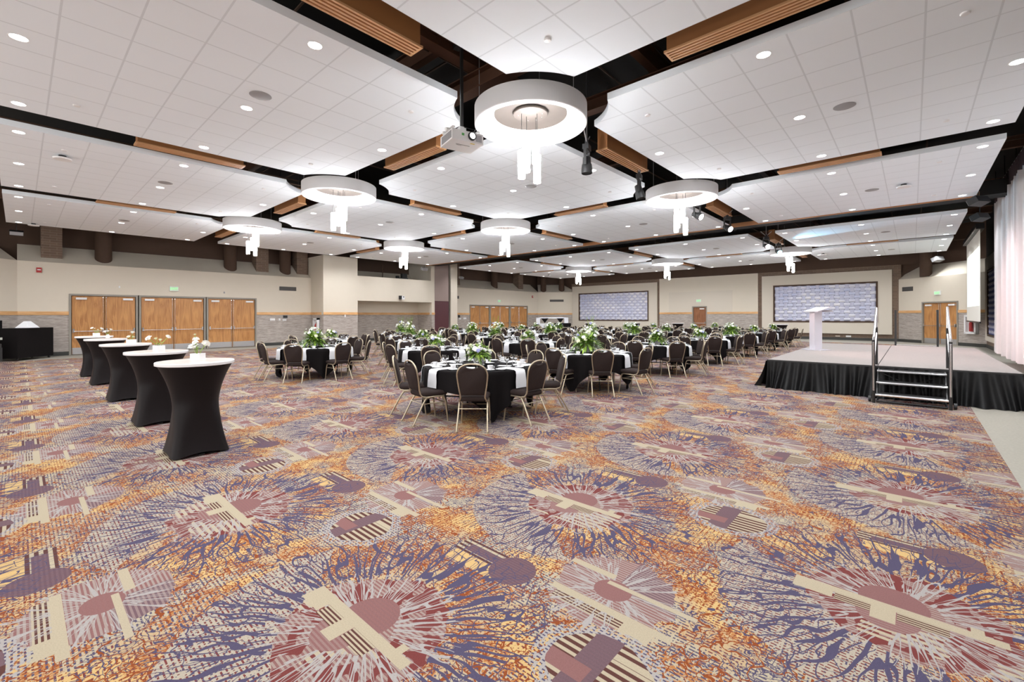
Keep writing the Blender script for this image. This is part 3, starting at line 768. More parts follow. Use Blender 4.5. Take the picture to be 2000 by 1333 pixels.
def duct(x, y, alongx, label):
    L, W, Hh = 1.82, .26, .46
    r = empty('linear_diffuser', (x, y, 4.94), 0 if alongx else PI/2); tag(r, label, 'diffuser', 'copper coloured linear air diffusers')
    MB().box(-L/2,-W/2+.02,.02,L/2,W/2-.02,Hh).build('duct_box', MT['copper'], r)
    m = MB(); m.box(-L/2-.03,-W/2,0,-L/2+.0,W/2,.03).box(L/2,-W/2,0,L/2+.03,W/2,.03)
    for k in range(5):
        yy = -W/2 + k*(W-.03)/4; m.box(-L/2, yy, 0, L/2, yy+.03, .025)
    m.build('slat_grille', MT['copper_l'], r)
    MB().box(-L/2, -W/2+.03, .021, L/2, W/2-.03, .028).build('dark_throat', MT['black'], r)
    m = MB()
    for q in (-.7, .7): m.tube([(q,0,Hh-.01),(q,0,1.47)], .012, 5)
    m.build('hanger_rod', MT['blackm'], r)
gapx = [(5.64, 1), (12.03, 1)]
DW = {0: 'above the stage', 1: 'in the second bay from the stage', 2: 'in the third bay from the stage', 3: 'in the bay along the door wall'}
for gx, nm in ((5.64, 'nearest'), (12.03, 'middle'), (26.6, 'farthest')):
    for j, cy in enumerate(PB): duct(gx, cy, False, 'copper diffuser across the view in the %s gap %s' % (nm, DW[j]))
for gy, nm in ((4.66, 'gap over the stage side'), (11.15, 'middle gap'), (17.6, 'gap near the left wall')):
    for i, cx in enumerate(PA): duct(cx, gy, True, '%s copper diffuser along the %s' % (ORD[i], nm))

# ------------------------------------------------------------------ ceiling projector
pr = empty('ceiling_projector', (4.42, 4.98, 4.20), math.radians(-48+6)); tag(pr, 'white ceiling projector hanging left of the nearest ring chandelier', 'projector')
pr.rotation_euler = (0, 0, math.radians(-16))
b = MB(); b.box(-.25,-.21,-.075,.25,.21,.075)
b.build('projector_body', MT['white_s'], pr)
g = MB()
for k in range(24): g.box(-.253,-.185+k*.0148,-.055,-.25,-.178+k*.0148,.055)
g.build('side_vent', MT['grey'], pr)
g = MB()
for k in range(7): g.box(.13+k*.014,-.213,-.05,.137+k*.014,-.21,.05)
g.build('front_vent', MT['grey'], pr)
ln = MB().lathe([(.062,0),(.062,.03),(.045,.035),(.045,.02)], seg=24, M_=Matrix.Rotation(PI/2,4,'X'), c=(.06,-.21,.012), cap1=False).build('lens_barrel', MT['blackp'], pr, smooth=True, ang=30)
MB().lathe([(.0001,.024),(.046,.024)], seg=20, M_=Matrix.Rotation(PI/2,4,'X'), c=(.06,-.21,.012), cap0=False, cap1=False).build('lens_glass', MT['glow'], ln)
MB().box(-.10,-.212,.0,-.06,-.2101,.035).build('green_label', MT['green'], pr)
MB().box(.06,-.18,-.0765,.13,-.15,-.0751).build('yellow_label', MT['yellow'], pr)
t = MB(); t.box(-.12,-.06,-.0765,.10,-.05,-.0751).box(-.10,-.03,-.0765,-.02,-.024,-.0751); t.build('dark_print', MT['blackp'], pr)
m = MB(); m.box(-.20,-.05,.075,.20,.05,.10).box(-.24,-.20,.10,-.20,.16,.115).box(.16,-.2,.10,.20,.16,.115).box(-.05,-.05,.10,.05,.05,.2)
m.tube([(-.28,.05,.09),(-.1,.12,.16),(.05,.0,.18)], .014, 6).tube([(-.3,-.1,.085),(-.12,-.02,.14)], .02, 6)
m.build('mount_bracket', MT['white_s'], pr)
m = MB(); m.box(-.02,-.02,.19,.02,.02,2.21).box(-.05,-.2,1.45,.05,.2,1.52); m.build('mount_pole', MT['blackm'], pr)
MB().tube([(.1,-.17,.075),(.12,-.2,.12),(.04,-.1,.17),(.0,.0,.22)], .006, 5).build('cable', MT['blackp'], pr)

# ------------------------------------------------------------------ stage spotlights in the right-hand gap
def spotlight(x, y, z, yaw, pitch, lens, label, power=0, color=(1,1,1), target=None):
    r = empty('stage_spotlight', (x, y, z), yaw); tag(r, label, 'spotlight', 'black stage spotlights hanging in the ceiling gap')
    R = Matrix.Rotation(pitch, 4, 'X')
    hb = MB().lathe([(.04,-.16),(.075,-.14),(.08,-.02),(.095,.0),(.105,.10),(.105,.17),(.095,.175),(.09,.165)], seg=20, M_=R, cap1=False).build('lamp_head', MT['blackp'], r, smooth=True, ang=35)
    MB().lathe([(.0001,.155),(.092,.155)], seg=20, M_=R, cap0=False, cap1=False).build('lamp_lens', MT[lens], hb)
    y_ = MB(); y_.box(-.135,-.025,-.03,-.115,.025,.26).box(.115,-.025,-.03,.135,.025,.26).box(-.135,-.03,.26,.135,.03,.28); y_.build('yoke', MT['blackm'], r)
    c_ = MB(); c_.box(-.10,-.06,.28,.10,.06,.38).box(-.03,-.03,.38,.03,.03,.48); c_.build('base_box', MT['blackp'], r)
    u = MB(); u.tube([(0,0,.48),(0,0,6.42-z)], .014, 6).tube([(-.22,0,.62),(0,0,.42),(.22,0,.62)], .012, 5); u.build('hanger', MT['alu'], r)
    if power:
        d = R.to_3x3() @ Vector((0,0,1)); d = Matrix.Rotation(yaw, 3, 'Z') @ d
        if target: d = (Vector(target)-Vector((x, y, z))).normalized()
        q = d.to_track_quat('-Z', 'Y').to_euler()
        lamp('spot_lamp', 'SPOT', Vector((x, y, z))+d*.2, power, color, .06, rot=q, spot=math.radians(50), blend=.6)
spotlight(7.37, 4.68, 4.52, .3, PI, 'blackp', 'black spotlight pointing down beside the nearest ring chandelier')
spotlight(9.59, 4.68, 4.46, .3, PI*.93, 'blackp', 'black spotlight pointing down left of the stage-side ring chandelier')
spotlight(13.3, 4.68, 4.52, -.35, math.radians(118), 'hot', 'spotlight with small pink lit lens right of the stage-side ring', STAGE_W, (1,.62,.60), (14.5,-1.2,.6))
spotlight(15.88, 4.60, 4.52, -.55, math.radians(118), 'hot', 'spotlight with round pink lit lens under the copper diffuser', STAGE_W, (1,.62,.60), (18,-2,1.2))
spotlight(21.2, 4.60, 4.52, -.95, math.radians(108), 'hot', 'bright white spotlight next to the blue one', STAGE_W, (1,.66,.66), (18.5,-2,1.0))
spotlight(23.5, 4.60, 4.52, -1.0, math.radians(108), 'hotb', 'spotlight glowing blue at the far end of the gap', STAGE_W*1.2, (.35,.72,1), (17.5,-2,4.6))

# speakers and cameras on the walls
def wall_speaker(x, y, z, rz, label, sz=.34, mat='blackp', tilt=.4):
    r = empty('hanging_speaker', (x, y, z), rz); tag(r, label, 'speaker')
    R = Matrix.Rotation(tilt, 3, 'X')
    MB().cbox((0,0,0), (sz*1.5, sz*.8, sz*.62), R).build('speaker_box', MT[mat], r)
    MB().cbox(R @ Vector((0,-sz*.41,0)), (sz*1.4, .02, sz*.52), R).build('speaker_grille', MT['grey'], r)
    MB().tube([(0,0,sz*.25),(0,0,6.42-z)], .012, 5).build('bracket', MT['blackm'], r)
wall_speaker(-.05, 24.6, 4.72, 0, 'dark speaker hanging at the far left below the clouds', .24)
wall_speaker(17.7, -1.35, 4.72, PI*.8, 'dark speaker hanging above the top of the stage drape', .3)
wall_speaker(20.55, -1.6, 4.70, PI*.8, 'second dark speaker hanging farther along the stage wall', .3)
wall_speaker(32.9, -1.0, 4.55, PI*.8, 'small grey speaker at the far right corner below the clouds', .34, 'grey')
wall_speaker(18.2, 24.3, 4.75, 0, 'white speaker near the top right of the booth opening', .28, 'white')
wall_speaker(22.9, 25.9, 4.55, 0, 'white speaker on the brick pier left of the far doors', .24, 'white')
r = empty('dome_camera', (16.55, 24.55, 2.75)); tag(r, 'black and white camera on the booth wall above the recess', 'camera')
MB().box(-.14,-.14,-.08,-.02,.07,.16).build('mount', MT['blackp'], r)
MB().cbox((.05,-.08,.03), (.2,.2,.22)).build('camera_body', MT['white_s'], r)
MB().ball((.06,-.19,.08), .04).build('lens', MT['blackp'], r)
r = empty('booth_equipment', (17.3, 25.4, 4.02)); MB().box(-1.9,-.55,-.06,1.6,.85,-.001).build('booth_shelf', MT['beige'], r); tag(r, 'dark equipment silhouette standing in the upper booth opening', 'equipment')
m = MB(); m.box(-.35,-.2,0,.25,.2,.12).box(-.15,-.12,.12,.22,.12,.42).box(-.55,-.1,.0,-.38,.1,.25); m.build('console', MT['blackp'], r)
MB().box(-1.6,-.02,.0,-1.56,.02,.9).build('rail_post', MT['brown'], r)

# ------------------------------------------------------------------ stage
SX0, SX1, SY0, SY1, SZ = 11.17, 18.75, -1.36, 2.40, .61
st = empty('stage_platform', ((SX0+SX1)/2, (SY0+SY1)/2, 0)); tag(st, 'low stage platform with pale carpet top and black pleated skirt', 'stage')
ox, oy = (SX0+SX1)/2, (SY0+SY1)/2
m = MB()
for i in range(4):
    for k, (a, b_) in enumerate(((SY0, .50), (.515, SY1))):
        x0 = SX0+(SX1-SX0)/4*i; m.box(x0-ox, a-oy, SZ-.1, x0+(SX1-SX0)/4-ox, b_-oy, SZ)
m.mat(1).box(SX0-ox+.005, SY0-oy+.005, SZ-.1, SX1-ox-.005, SY1-oy-.005, SZ-.008)
m.build('deck', [MT['stage'], MT['black']], st)
m = MB(); e = .012
m.box(SX0-ox-e,SY0-oy-e,SZ-.105,SX0-ox,SY1-oy+e,SZ-.005).box(SX0-ox-e,SY1-oy,SZ-.105,SX1-ox,SY1-oy+e,SZ-.005).box(SX1-ox,SY0-oy-e,SZ-.105,SX1-ox+e,SY1-oy+e,SZ-.005).box(SX0-ox-e,SY0-oy-e,SZ-.105,SX1-ox,SY0-oy,SZ-.005)
m.build('edge_band', MT['blackm'], st)
def skirt(p0, p1, nrm, n, seed, flare0=0, flare1=0):
    L = (Vector(p1)-Vector(p0)).length; d = (Vector(p1)-Vector(p0))/L; nv = Vector(nrm); rr = random.Random(seed)
    ph = [rr.uniform(0, 6.28) for _ in range(6)]
    def fn(u, v):
        s = u*L; drop = 1-v; A = .014+.062*drop
        wv = math.sin(s*42+ph[0]+1.3*math.sin(s*2.1+ph[1]))*.6 + math.sin(s*23+ph[2]+drop*1.5*math.sin(s*1.7))*.4*drop + .35*math.sin(s*9+ph[3])*drop
        out = .02+A+A*wv+.10*drop**2
        sh = .05*drop*math.sin(s*5+ph[4])+.03*drop*math.sin(s*13+ph[5]) + (-.05*drop*(1-u)**6*flare0 + .05*drop*u**6*flare1)
        p = Vector(p0)+d*(s+sh)+nv*out
        z = .004+(SZ-.035)*v+ (.012*math.sin(s*6+ph[5])*drop*(1 if v > .01 else 0))
        return (p.x-ox, p.y-oy, max(.003, z))
    m = MB(); m.grid(fn, n, 14); return m.build('skirt', MT['skirt'], st, smooth=True, ang=180)
skirt((SX0,SY0,0), (SX0,SY1,0), (-1,0,0), 460, 3, 1, 1)
skirt((SX0,SY1,0), (SX1,SY1,0), (0,1,0), 600, 4, 1, 1)
skirt((SX0,SY0,0), (SX1,SY0,0), (0,-1,0), 300, 6)

# front stairs
sr = empty('stage_stairs', (10.80, .03, 0)); tag(sr, 'three-step black and silver stairs with handrails at the stage front', 'stairs')
for k in range(3):
    z = .17+.19*k-.0; x0 = -.40+.27*k
    t = MB().box(x0,-.47,z-.035,x0+.27,.47,z).build('tread', MT['blackm'], sr)
    n_ = MB(); n_.tube([(x0-.012,-.475,z-.022),(x0-.012,.475,z-.022)], .024, 10); n_.build('silver_nosing', MT['chrome'], t)
m = MB()
for s in (-1, 1):
    m.tube([(-.36,s*.46,.12),(.34,s*.46,.56)], .015, 6)
    m.tube([(-.36,s*.46,.03),(.34,s*.46,.03)], .014, 6)
m.tube([(.30,-.45,.05),(.30,.45,.5)], .01, 5).tube([(.30,.45,.05),(.30,-.45,.5)], .01, 5).tube([(-.36,-.46,.03),(-.36,.46,.03)], .013, 6)
m.build('stair_frame', MT['blackm'], sr)
for s in (-1, 1):
    h = MB(); h.tube([(-.40,s*.50,0),(-.40,s*.50,1.14)], .024, 8).tube([(.50,s*.50,.62),(.50,s*.50,1.35)], .022, 8)
    h.build('black_post', MT['blackm'], sr)
    g = MB(); g.tube([(-.41,s*.50,.22),(-.41,s*.50,1.10),(-.37,s*.50,1.19),(.52,s*.50,1.73),(.55,s*.50,1.70),(.52,s*.50,1.30)], .017, 8).tube([(-.34,s*.50,.75),(.50,s*.50,1.25)], .014, 8)
    g.build('handrail', MT['chrome'], sr)
    MB().lathe([(.0,-.02),(.05,-.02),(.05,.02),(.0,.02)], seg=16, M_=Matrix.Rotation(PI/2,4,'X'), c=(-.30,s*.56,.055), cap0=False, cap1=False).build('wheel', MT['blackp'], sr)
# rear stair rails seen above the deck
rr_ = empty('rear_stair_rails', (18.95, -.08, 0)); tag(rr_, 'pair of black rail posts at the back edge of the stage', 'handrail')
for s in (-1, 1):
    MB().box(-.05,s*.49-.025,0,.0,s*.49+.025,1.74).box(.0,s*.49-.02,1.68,.5,s*.49+.02,1.73).build('rail_post', MT['blackm'], rr_)
MB().box(-.06,-.47,SZ+.0,-.03,.47,SZ+.03).build('silver_sill', MT['chrome'], rr_)

# lectern
le = empty('lectern', (15.05, 2.02, SZ), math.radians(42)); tag(le, 'slim pale frosted lectern standing near the stage edge', 'lectern')
m = MB(); m.prism([(-.28,-.22),(.02,-.28),(.34,-.02),(.24,.26),(-.1,.3),(-.34,.1)], 0, .02); m.build('base_plate', MT['acryl'], le)
m = MB(); m.box(-.11,-.09,.02,-.085,.12,1.10).box(.085,-.09,.02,.11,.12,1.10).box(-.085,.095,.02,.085,.12,1.10); m.build('column', MT['acryl'], le)
R = Matrix.Rotation(math.radians(-18), 3, 'X')
MB().cbox((0,-.02,1.14), (.62,.40,.02), R).build('reading_top', MT['acryl'], le)
MB().cbox((0,-.22,1.095), (.68,.012,.05), R).build('book_stop', MT['acryl'], le)

# stage drape
def drape():
    r = empty('stage_drape', (16, -2.08, 0)); tag(r, 'tall pale pleated drape along the right side of the stage', 'drape')
    x0, x1 = 9.0, 22.0; rr = random.Random(9); ph = [rr.uniform(0, 6.28) for _ in range(5)]
    def fn(u, v):
        s = x0+u*(x1-x0); drop = 1-v
        o = .055*math.sin(s*19+ph[0]+.8*math.sin(s*1.3))+.03*math.sin(s*33+ph[1]+drop)+.02*math.sin(s*7+ph[2])
        return (s-16+.02*math.sin(s*9)*drop, o*(.8+.3*drop), .34+4.95*v+.015*math.sin(s*11))
    MB().grid(fn, 760, 16).build('pleated_cloth', MT['curtain'], r, smooth=True, ang=180)
    def f2(u, v):
        s = x0+u*(x1-x0); o = .05*math.sin(s*19+ph[0]+.8*math.sin(s*1.3))
        return (s-16, o*.9, 5.29+.45*v)
    MB().grid(f2, 500, 3).build('header_band', pmcache('dark_header', (.10,.075,.085), .8), r, smooth=True, ang=180)
    MB().tube([(x0-16,0,5.76),(x1-16,0,5.76)], .025, 8).build('track', MT['alu'], r)
    m = MB()
    for k in range(7): m.tube([(x0-16+1+k*2,0,5.76),(x0-16+1+k*2,0,6.4)], .012, 5)
    m.build('track_hangers', MT['blackm'], r)
drape()
# pull-down projection screen at the far right
r = empty('projection_screen', (28.6, -2.0, 0)); tag(r, 'lowered projection screen seen edge-on beside the stage drape', 'projection screen')
m = MB(); m.box(-3.0,-.004,1.30,2.9,.0,5.0); m.build('screen_cloth', MT['screen'], r)
m = MB(); m.box(-2.75,.001,1.95,2.6,.004,4.35); m.build('lit_image', pm('projected_image', (.8,.8,.78), .9, noise=.05, scale=2, emit=(.8,.95,.85), es=.35), r)
MB().box(-3.0,-.02,1.24,2.9,.02,1.30).build('bottom_bar', MT['blackm'], r)
MB().box(-3.05,-.12,5.0,2.95,.12,5.22).build('screen_case', MT['blackm'], r)
MB().box(-3.05,.121,5.0,2.95,.126,5.06).build('case_lip', MT['white_s'], r)

# ------------------------------------------------------------------ left side: carts, banner
def cart(x, y, rz, L, W, Hh, label, z_shelf=False):
    r = empty('draped_cart', (x, y, 0), rz); tag(r, label, 'cart', 'black carts by the left wall')
    MB().box(0,0,.09,L,W,Hh).build('black_panel_body', MT['cloth'], r)
    m = MB()
    for a, b_ in ((.1,.08),(L-.1,.08),(.1,W-.08),(L-.1,W-.08)): m.lathe([(.0,-.025),(.045,-.02),(.045,.02),(.0,.025)], seg=12, M_=Matrix.Rotation(PI/2,4,'X'), c=(a,b_,.045), cap0=False, cap1=False)
    m.build('casters', MT['blackp'], r)
    return r
cart(-.03, 24.16, math.radians(54), 1.62, .72, 1.19, 'long black draped cart left of the leftmost doors')
cart(-1.45, 24.45, math.radians(30), 1.2, .6, 1.48, 'taller black cart at the left edge behind the long cart')
def napkin_cone(x, y, z, s, label, mat='linen', over=None):
    m = MB(); n = 8
    m.add([(-s,-s*.8,0),(s,-s*.8,0),(s,s*.8,0),(-s,s*.8,0),(-s*.35,-s*.2,s*.95),(s*.3,-s*.2,s*.95),(s*.3,s*.2,s*.95),(-s*.35,s*.2,s*.95)],
          [(0,1,5,4),(1,2,6,5),(2,3,7,6),(3,0,4,7),(4,5,6,7),(0,3,2,1)])
    o = m.build('folded_linen', MT[mat], loc=(x, y, z)); o.rotation_euler.z = .9; tag(o, label, 'linen'); return o
napkin_cone(.22, 24.75, 1.20, .26, 'white peaked linen on top of the long black cart')
def overhang(x, y, z, rz, w_, label, mat='cloth'):
    m = MB(); m.add([(-w_/2,0,0),(w_/2,0,0),(0,0,-w_*.42),(-w_/2,.012,0),(w_/2,.012,0),(0,.012,-w_*.42)], [(0,1,2),(5,4,3),(0,3,4,1),(1,4,5,2),(2,5,3,0)])
    o = m.build('cloth_corner', MT[mat], loc=(x, y, z)); o.rotation_euler.z = rz; tag(o, label, 'cloth'); return o
r = empty('stacked_boxes', (-.75, 24.0, 0), .5); tag(r, 'pale stacked boxes on a shelf beside the black carts', 'boxes')
MB().box(-.25,-.2,0.03,.3,.2,.52).build('lower_crate', MT['blackp'], r); MB().box(-.15,-.22,.66,.2,.1,.80).build('lower_box', MT['white'], r); MB().box(-.2,-.24,.80,.28,.1,.88).build('upper_box', pmcache('pale_grey_green', (.5,.53,.47)), r)
MB().box(-.22,-.2,.52,.28,.2,.66).build('shelf', MT['blackm'], r)
r = empty('roll_up_banner', (-.60, 21.3, 0), math.radians(86)); tag(r, 'roll-up banner seen edge-on at the far left edge', 'banner')
MB().box(-.42,-.01,.07,.42,.0,2.30).build('banner_cloth', MT['purple'], r)
MB().box(-.44,-.06,0,.44,.06,.07).build('banner_base', MT['alu'], r)
MB().box(-.43,-.015,2.30,.43,.015,2.33).box(-.44,.001,.07,-.42,.02,2.3).box(.42,.001,.07,.44,.02,2.3).build('banner_pole', MT['alu'], r)
# buffet by the far left corner
r = empty('buffet_table', (27.9, 20.9, 0), math.radians(-48)); tag(r, 'white draped buffet table in the far left corner', 'buffet table')
m = MB(); m.box(-1.2,-.35,0,1.2,.35,.98).box(-1.25,.1,.98,-.95,.35,1.45).box(.95,.1,.98,1.25,.35,1.45).box(-1.25,.1,1.38,1.25,.35,1.45); m.build('white_drape', MT['linen'], r)
for sx in (-.62, .58):
    MB().add([(sx-.3,-.36,1.40),(sx+.3,-.36,1.40),(sx,-.36,1.02),(sx-.3,-.35,1.40),(sx+.3,-.35,1.40),(sx,-.35,1.02)], [(0,1,2),(5,4,3),(0,3,4,1),(1,4,5,2),(2,5,3,0)]).build('black_corner_cloth', MT['cloth'], r)
MB().box(-.9,-.36,1.385,.9,.1,1.40).build('upper_shelf', MT['linen'], r)
r = empty('bar_cart', (27.55, 20.1, 0), math.radians(-48)); tag(r, 'black cart standing in front of the white buffet table', 'cart')
MB().box(-.3,-.3,.08,.95,.3,1.02).build('cart_body', MT['cloth'], r); MB().box(.95,-.25,.08,1.2,.25,.75).build('side_bin', MT['blackp'], r)

# ------------------------------------------------------------------ cocktail tables
def cocktail_parts():
    r = empty('cocktail_table')
    MB().lathe([(.378,1.035),(.390,1.04),(.392,1.068),(.388,1.075),(.0001,1.075)], seg=48, cap0=True).build('table_rim', MT['white_s'], r, smooth=True, ang=30)
    MB().lathe([(.0001,1.077),(.368,1.077),(.368,1.074)], seg=40, cap0=False, cap1=False).build('veined_top', MT['marble'], r)
    lps = []; n = 64; K = 26
    for k in range(K+1):
        t = k/K; z = 1.033*(1-t)+.012*t
        rr = .228+.142*((z-.50)/.54)**2 if z > .50 else .228+.062*((.50-z)/.50)**2.0
        sq = max(0, (.62-z)/.62)**1.3
        lp = []
        for i in range(n):
            a = 2*PI*i/n; c, s_ = math.cos(a), math.sin(a); p = 2+sq*7
            q = (abs(c)**p+abs(s_)**p)**(-1/p)
            R = rr*q*(1-.015*sq*0)
            crease = .006*math.sin(a*4)*math.sin(t*PI)
            lift = .035*sq**3*(1-min(1, (q-1)/.3))  # hem arches between the four feet
            lp.append(((R+crease)*c, (R+crease)*s_, z+lift))
        lps.append(lp)
    MB().loops(lps, caps=False).build('stretch_cover', MT['spandex'], r, smooth=True, ang=60)
    p = MB().lathe([(.03,.02),(.03,1.03)], seg=12).box(-.25,-.03,0,.25,.03,.02).box(-.03,-.25,0,.03,.25,.02)
    p.build('pedestal', MT['blackm'], r)
    return r
CT = [(1.41, 6.34), (1.41, 8.57), (1.40, 11.40), (1.40, 14.40), (1.38, 16.60)]
ct0 = cocktail_parts()
for k, (x, y) in enumerate(CT):
    o = ct0 if k == 0 else dup(ct0)
    o.location = (x, y, 0)
    tag(o, ['nearest cocktail table in the black stretch cover row on the left', 'second cocktail table from the camera in the left row', 'middle cocktail table of the left row of five', 'fourth cocktail table from the camera in the left row', 'farthest cocktail table of the left row, by the doors'][k], 'cocktail table', 'cocktail tables in a row at the left')
for (x, y), lab in (((27.4, 17.15), 'far black cocktail table left of centre under the left woven artwork'), ((28.7, 14.36), 'far black cocktail table under the right end of the left artwork'), ((29.6, 11.70), 'far black cocktail table left of the single brown door'), ((28.6, 5.52), 'far black cocktail table behind the last chairs near the lectern')):
    o = dup(ct0, (x, y, 0), 0.4, lab, 'cocktail tables by the far wall')

# ------------------------------------------------------------------ flowers
def leaf(mb, base, d, L, W, droop, rnd):
    base = Vector(base); d = Vector(d).normalized(); side = d.cross(Vector((0,0,1)))
    side = side.normalized() if side.length > .01 else Vector((1,0,0))
    prof = [0, .8, 1, .75, .0]; a = []
    for i, w_ in enumerate(prof):
        t = i/4; p = base+d*(L*t)+Vector((0,0,-droop*t*t*L)); a.append((p-side*W*w_/2, p+side*W*w_/2))
    mb.add([q for pr_ in a for q in pr_], [(2*i, 2*i+1, 2*i+3, 2*i+2) for i in range(4)])
def bloom(rad, seed, mat='petal'):
    rnd = random.Random(seed); m = MB(); m.ball((0,0,0), rad*.55, 8, 6)
    for ring, (n, el, sz) in enumerate(((6, .25, 1.0), (5, .75, .85), (4, 1.15, .65))):
        for k in range(n):
            a = 2*PI*k/n+ring*.5+rnd.uniform(-.15, .15); d = Vector((math.cos(a)*math.cos(el), math.sin(a)*math.cos(el), math.sin(el)))
            s_ = Vector((-math.sin(a), math.cos(a), 0)); u_ = d.cross(s_)
            c = d*rad*.55; t = d*rad*sz
            m.add([c-s_*rad*.35, c+s_*rad*.35, t+s_*rad*.42-u_*rad*.1, t-s_*rad*.42-u_*rad*.1, t*1.12-u_*rad*.28], [(0,1,2,3),(3,2,4)])
    return m
def centrepiece(R, Hh, seed, tall=False):
    """R radius, Hh height above the bowl"""
    rnd = random.Random(seed); r = empty('flower_centrepiece')
    bh = .13
    MB().lathe([(.075,0),(.08,.002),(.10,bh),(.094,bh),(.075,.02),(.0001,.02)], seg=24, cap0=True, cap1=False).build('bowl', MT['china'], r, smooth=True, ang=40)
    f = MB()
    for k in range(int(260*(R/.3))):
        a = rnd.uniform(0, 2*PI); el = rnd.uniform(-.35, 1.1); d = Vector((math.cos(a)*math.cos(el), math.sin(a)*math.cos(el), math.sin(el)))
        b0 = Vector((math.cos(a)*.04, math.sin(a)*.04, bh+.02+rnd.uniform(0,.06)))+d*rnd.uniform(0, R*.45)
        f.mat(0 if rnd.random() < .62 else 1)
        leaf(f, b0, d, rnd.uniform(.35, .62)*R+.03, rnd.uniform(.025, .065), rnd.uniform(.1, .7), rnd)
    for k in range(5 if not tall else 9):          # upright green spikes
        a = rnd.uniform(0, 2*PI); d = Vector((math.cos(a)*.22, math.sin(a)*.22, 1)); L = Hh*rnd.uniform(.75, 1.15)*(1.25 if tall else 1)
        f.mat(1)
        f.tube([Vector((0,0,bh)), Vector((0,0,bh))+d*L], .004, 4)
        for q in range(9):
            p = Vector((0,0,bh))+d*L*(.45+.55*q/9); aa = q*2.4
            leaf(f, p, (math.cos(aa), math.sin(aa), .9), .035*(1.3-q/12), .016, .2, rnd)
    f.build('foliage', [MT['leaf'], MT['leaf2']], r)
    n = int(15+20*R)
    for k in range(n):
        a = k*2.39996+rnd.uniform(-.2, .2); el = rnd.uniform(.25, 1.35); rad = rnd.uniform(.030, .046)*(1+.5*(R-.25))
        q = (R*math.cos(el)*rnd.uniform(.6, .95), Hh*math.sin(el)*rnd.uniform(.7, 1.0))
        mt = 'petal_b' if k % 9 == 4 else ('petal_y' if k % 5 == 2 else 'petal')
        m = bloom(rad, seed*50+k); Rm = Matrix.Rotation(a, 4, 'Z') @ Matrix.Rotation(PI/2-el, 4, 'Y')
        mm = MB(); mm.merge(m, Matrix.Translation((q[0]*math.cos(a), q[0]*math.sin(a), bh+.03+q[1])) @ Rm)
        mm.build('bloom', MT[mt], r, smooth=True, ang=60)
    return r
CPR = {'S': centrepiece(.235, .26, 1), 'M': centrepiece(.28, .30, 2), 'L': centrepiece(.39, .40, 3), 'T': centrepiece(.30, .50, 4, True)}
cpn = {}

# small vases on the cocktail tables
def vase(x, y, k, label):
    rnd = random.Random(40+k); r = empty('bud_vase', (x, y, 1.0775), rnd.uniform(0, 1) if k else math.radians(42)); tag(r, label, 'flower vase', 'small flower vases on the cocktail tables')
    if k == 3: MB().lathe([(.03,0),(.045,.03),(.04,.07),(.02,.10),(.022,.11)], seg=18, cap0=True, cap1=False).build('pot', MT['china'], r, smooth=True)
    else:
        m = MB(); m.box(-.055,-.055,0,.055,.055,.012).box(-.055,-.055,.012,.055,-.047,.085).box(-.055,.047,.012,.055,.055,.085).box(-.055,-.047,.012,-.047,.047,.085).box(.047,-.047,.012,.055,.047,.085); m.build('pot', MT['china'], r)
    stems = MB(); spec = [[(-.05,.02,.17,.05,'petal'), (-.03,.0,.25,.035,'petal'), (.02,.04,.26,.03,'petal'), (.17,.02,.19,.045,'petal'), (-.02,.02,.31,.016,'petal_y'), (-.07,-.02,.22,.03,'petal')],
        [(-.13,.02,.20,.045,'petal'), (.15,.03,.21,.035,'petal'), (.02,.0,.17,.03,'petal_y'), (-.02,.04,.19,.025,'petal_y')],
        [(.02,.0,.22,.04,'petal'), (-.06,.0,.14,.03,'petal_y'), (.06,.02,.13,.025,'petal_y')],
        [(-.05,.0,.17,.045,'petal'), (.06,.02,.22,.03,'petal'), (.0,.03,.18,.03,'petal')],
        [(-.10,.0,.22,.035,'petal'), (-.03,.02,.21,.02,'petal'), (.12,.0,.20,.04,'petal'), (.05,.03,.17,.02,'petal_y')]][k]
    for sx, sy, sz, rad, mt in spec:
        v = Vector((sx, sy, sz)); mid = Vector((sx*.35, sy*.3, sz*.55)); stems.tube([(sx*.1,sy*.1,.02), mid, v], .0035, 5)
        for q in range(2): leaf(stems, mid, (rnd.uniform(-1,1), rnd.uniform(-1,1), .5), .06, .022, .3, rnd)
        d = (v-mid).normalized(); m = MB(); m.merge(bloom(rad, k*9+int(sz*100)), Matrix.Translation(v) @ d.to_track_quat('Z','Y').to_matrix().to_4x4()); m.build('bloom', MT[mt], r, smooth=True, ang=60)
    stems.build('stems', MT['leaf2'], r)
for k, (x, y) in enumerate(CT):
    vase(x+[.02,.02,.06,.03,.04][k], y+[.0,-.03,-.16,-.05,-.02][k], k, ['white flowers in a white vase on the nearest cocktail table', 'white flowers in a square vase on the second cocktail table', 'green and white stem in a vase on the middle cocktail table', 'white flowers in a rounded vase on the fourth cocktail table', 'two-headed white flowers in a vase on the farthest left cocktail table'][k])

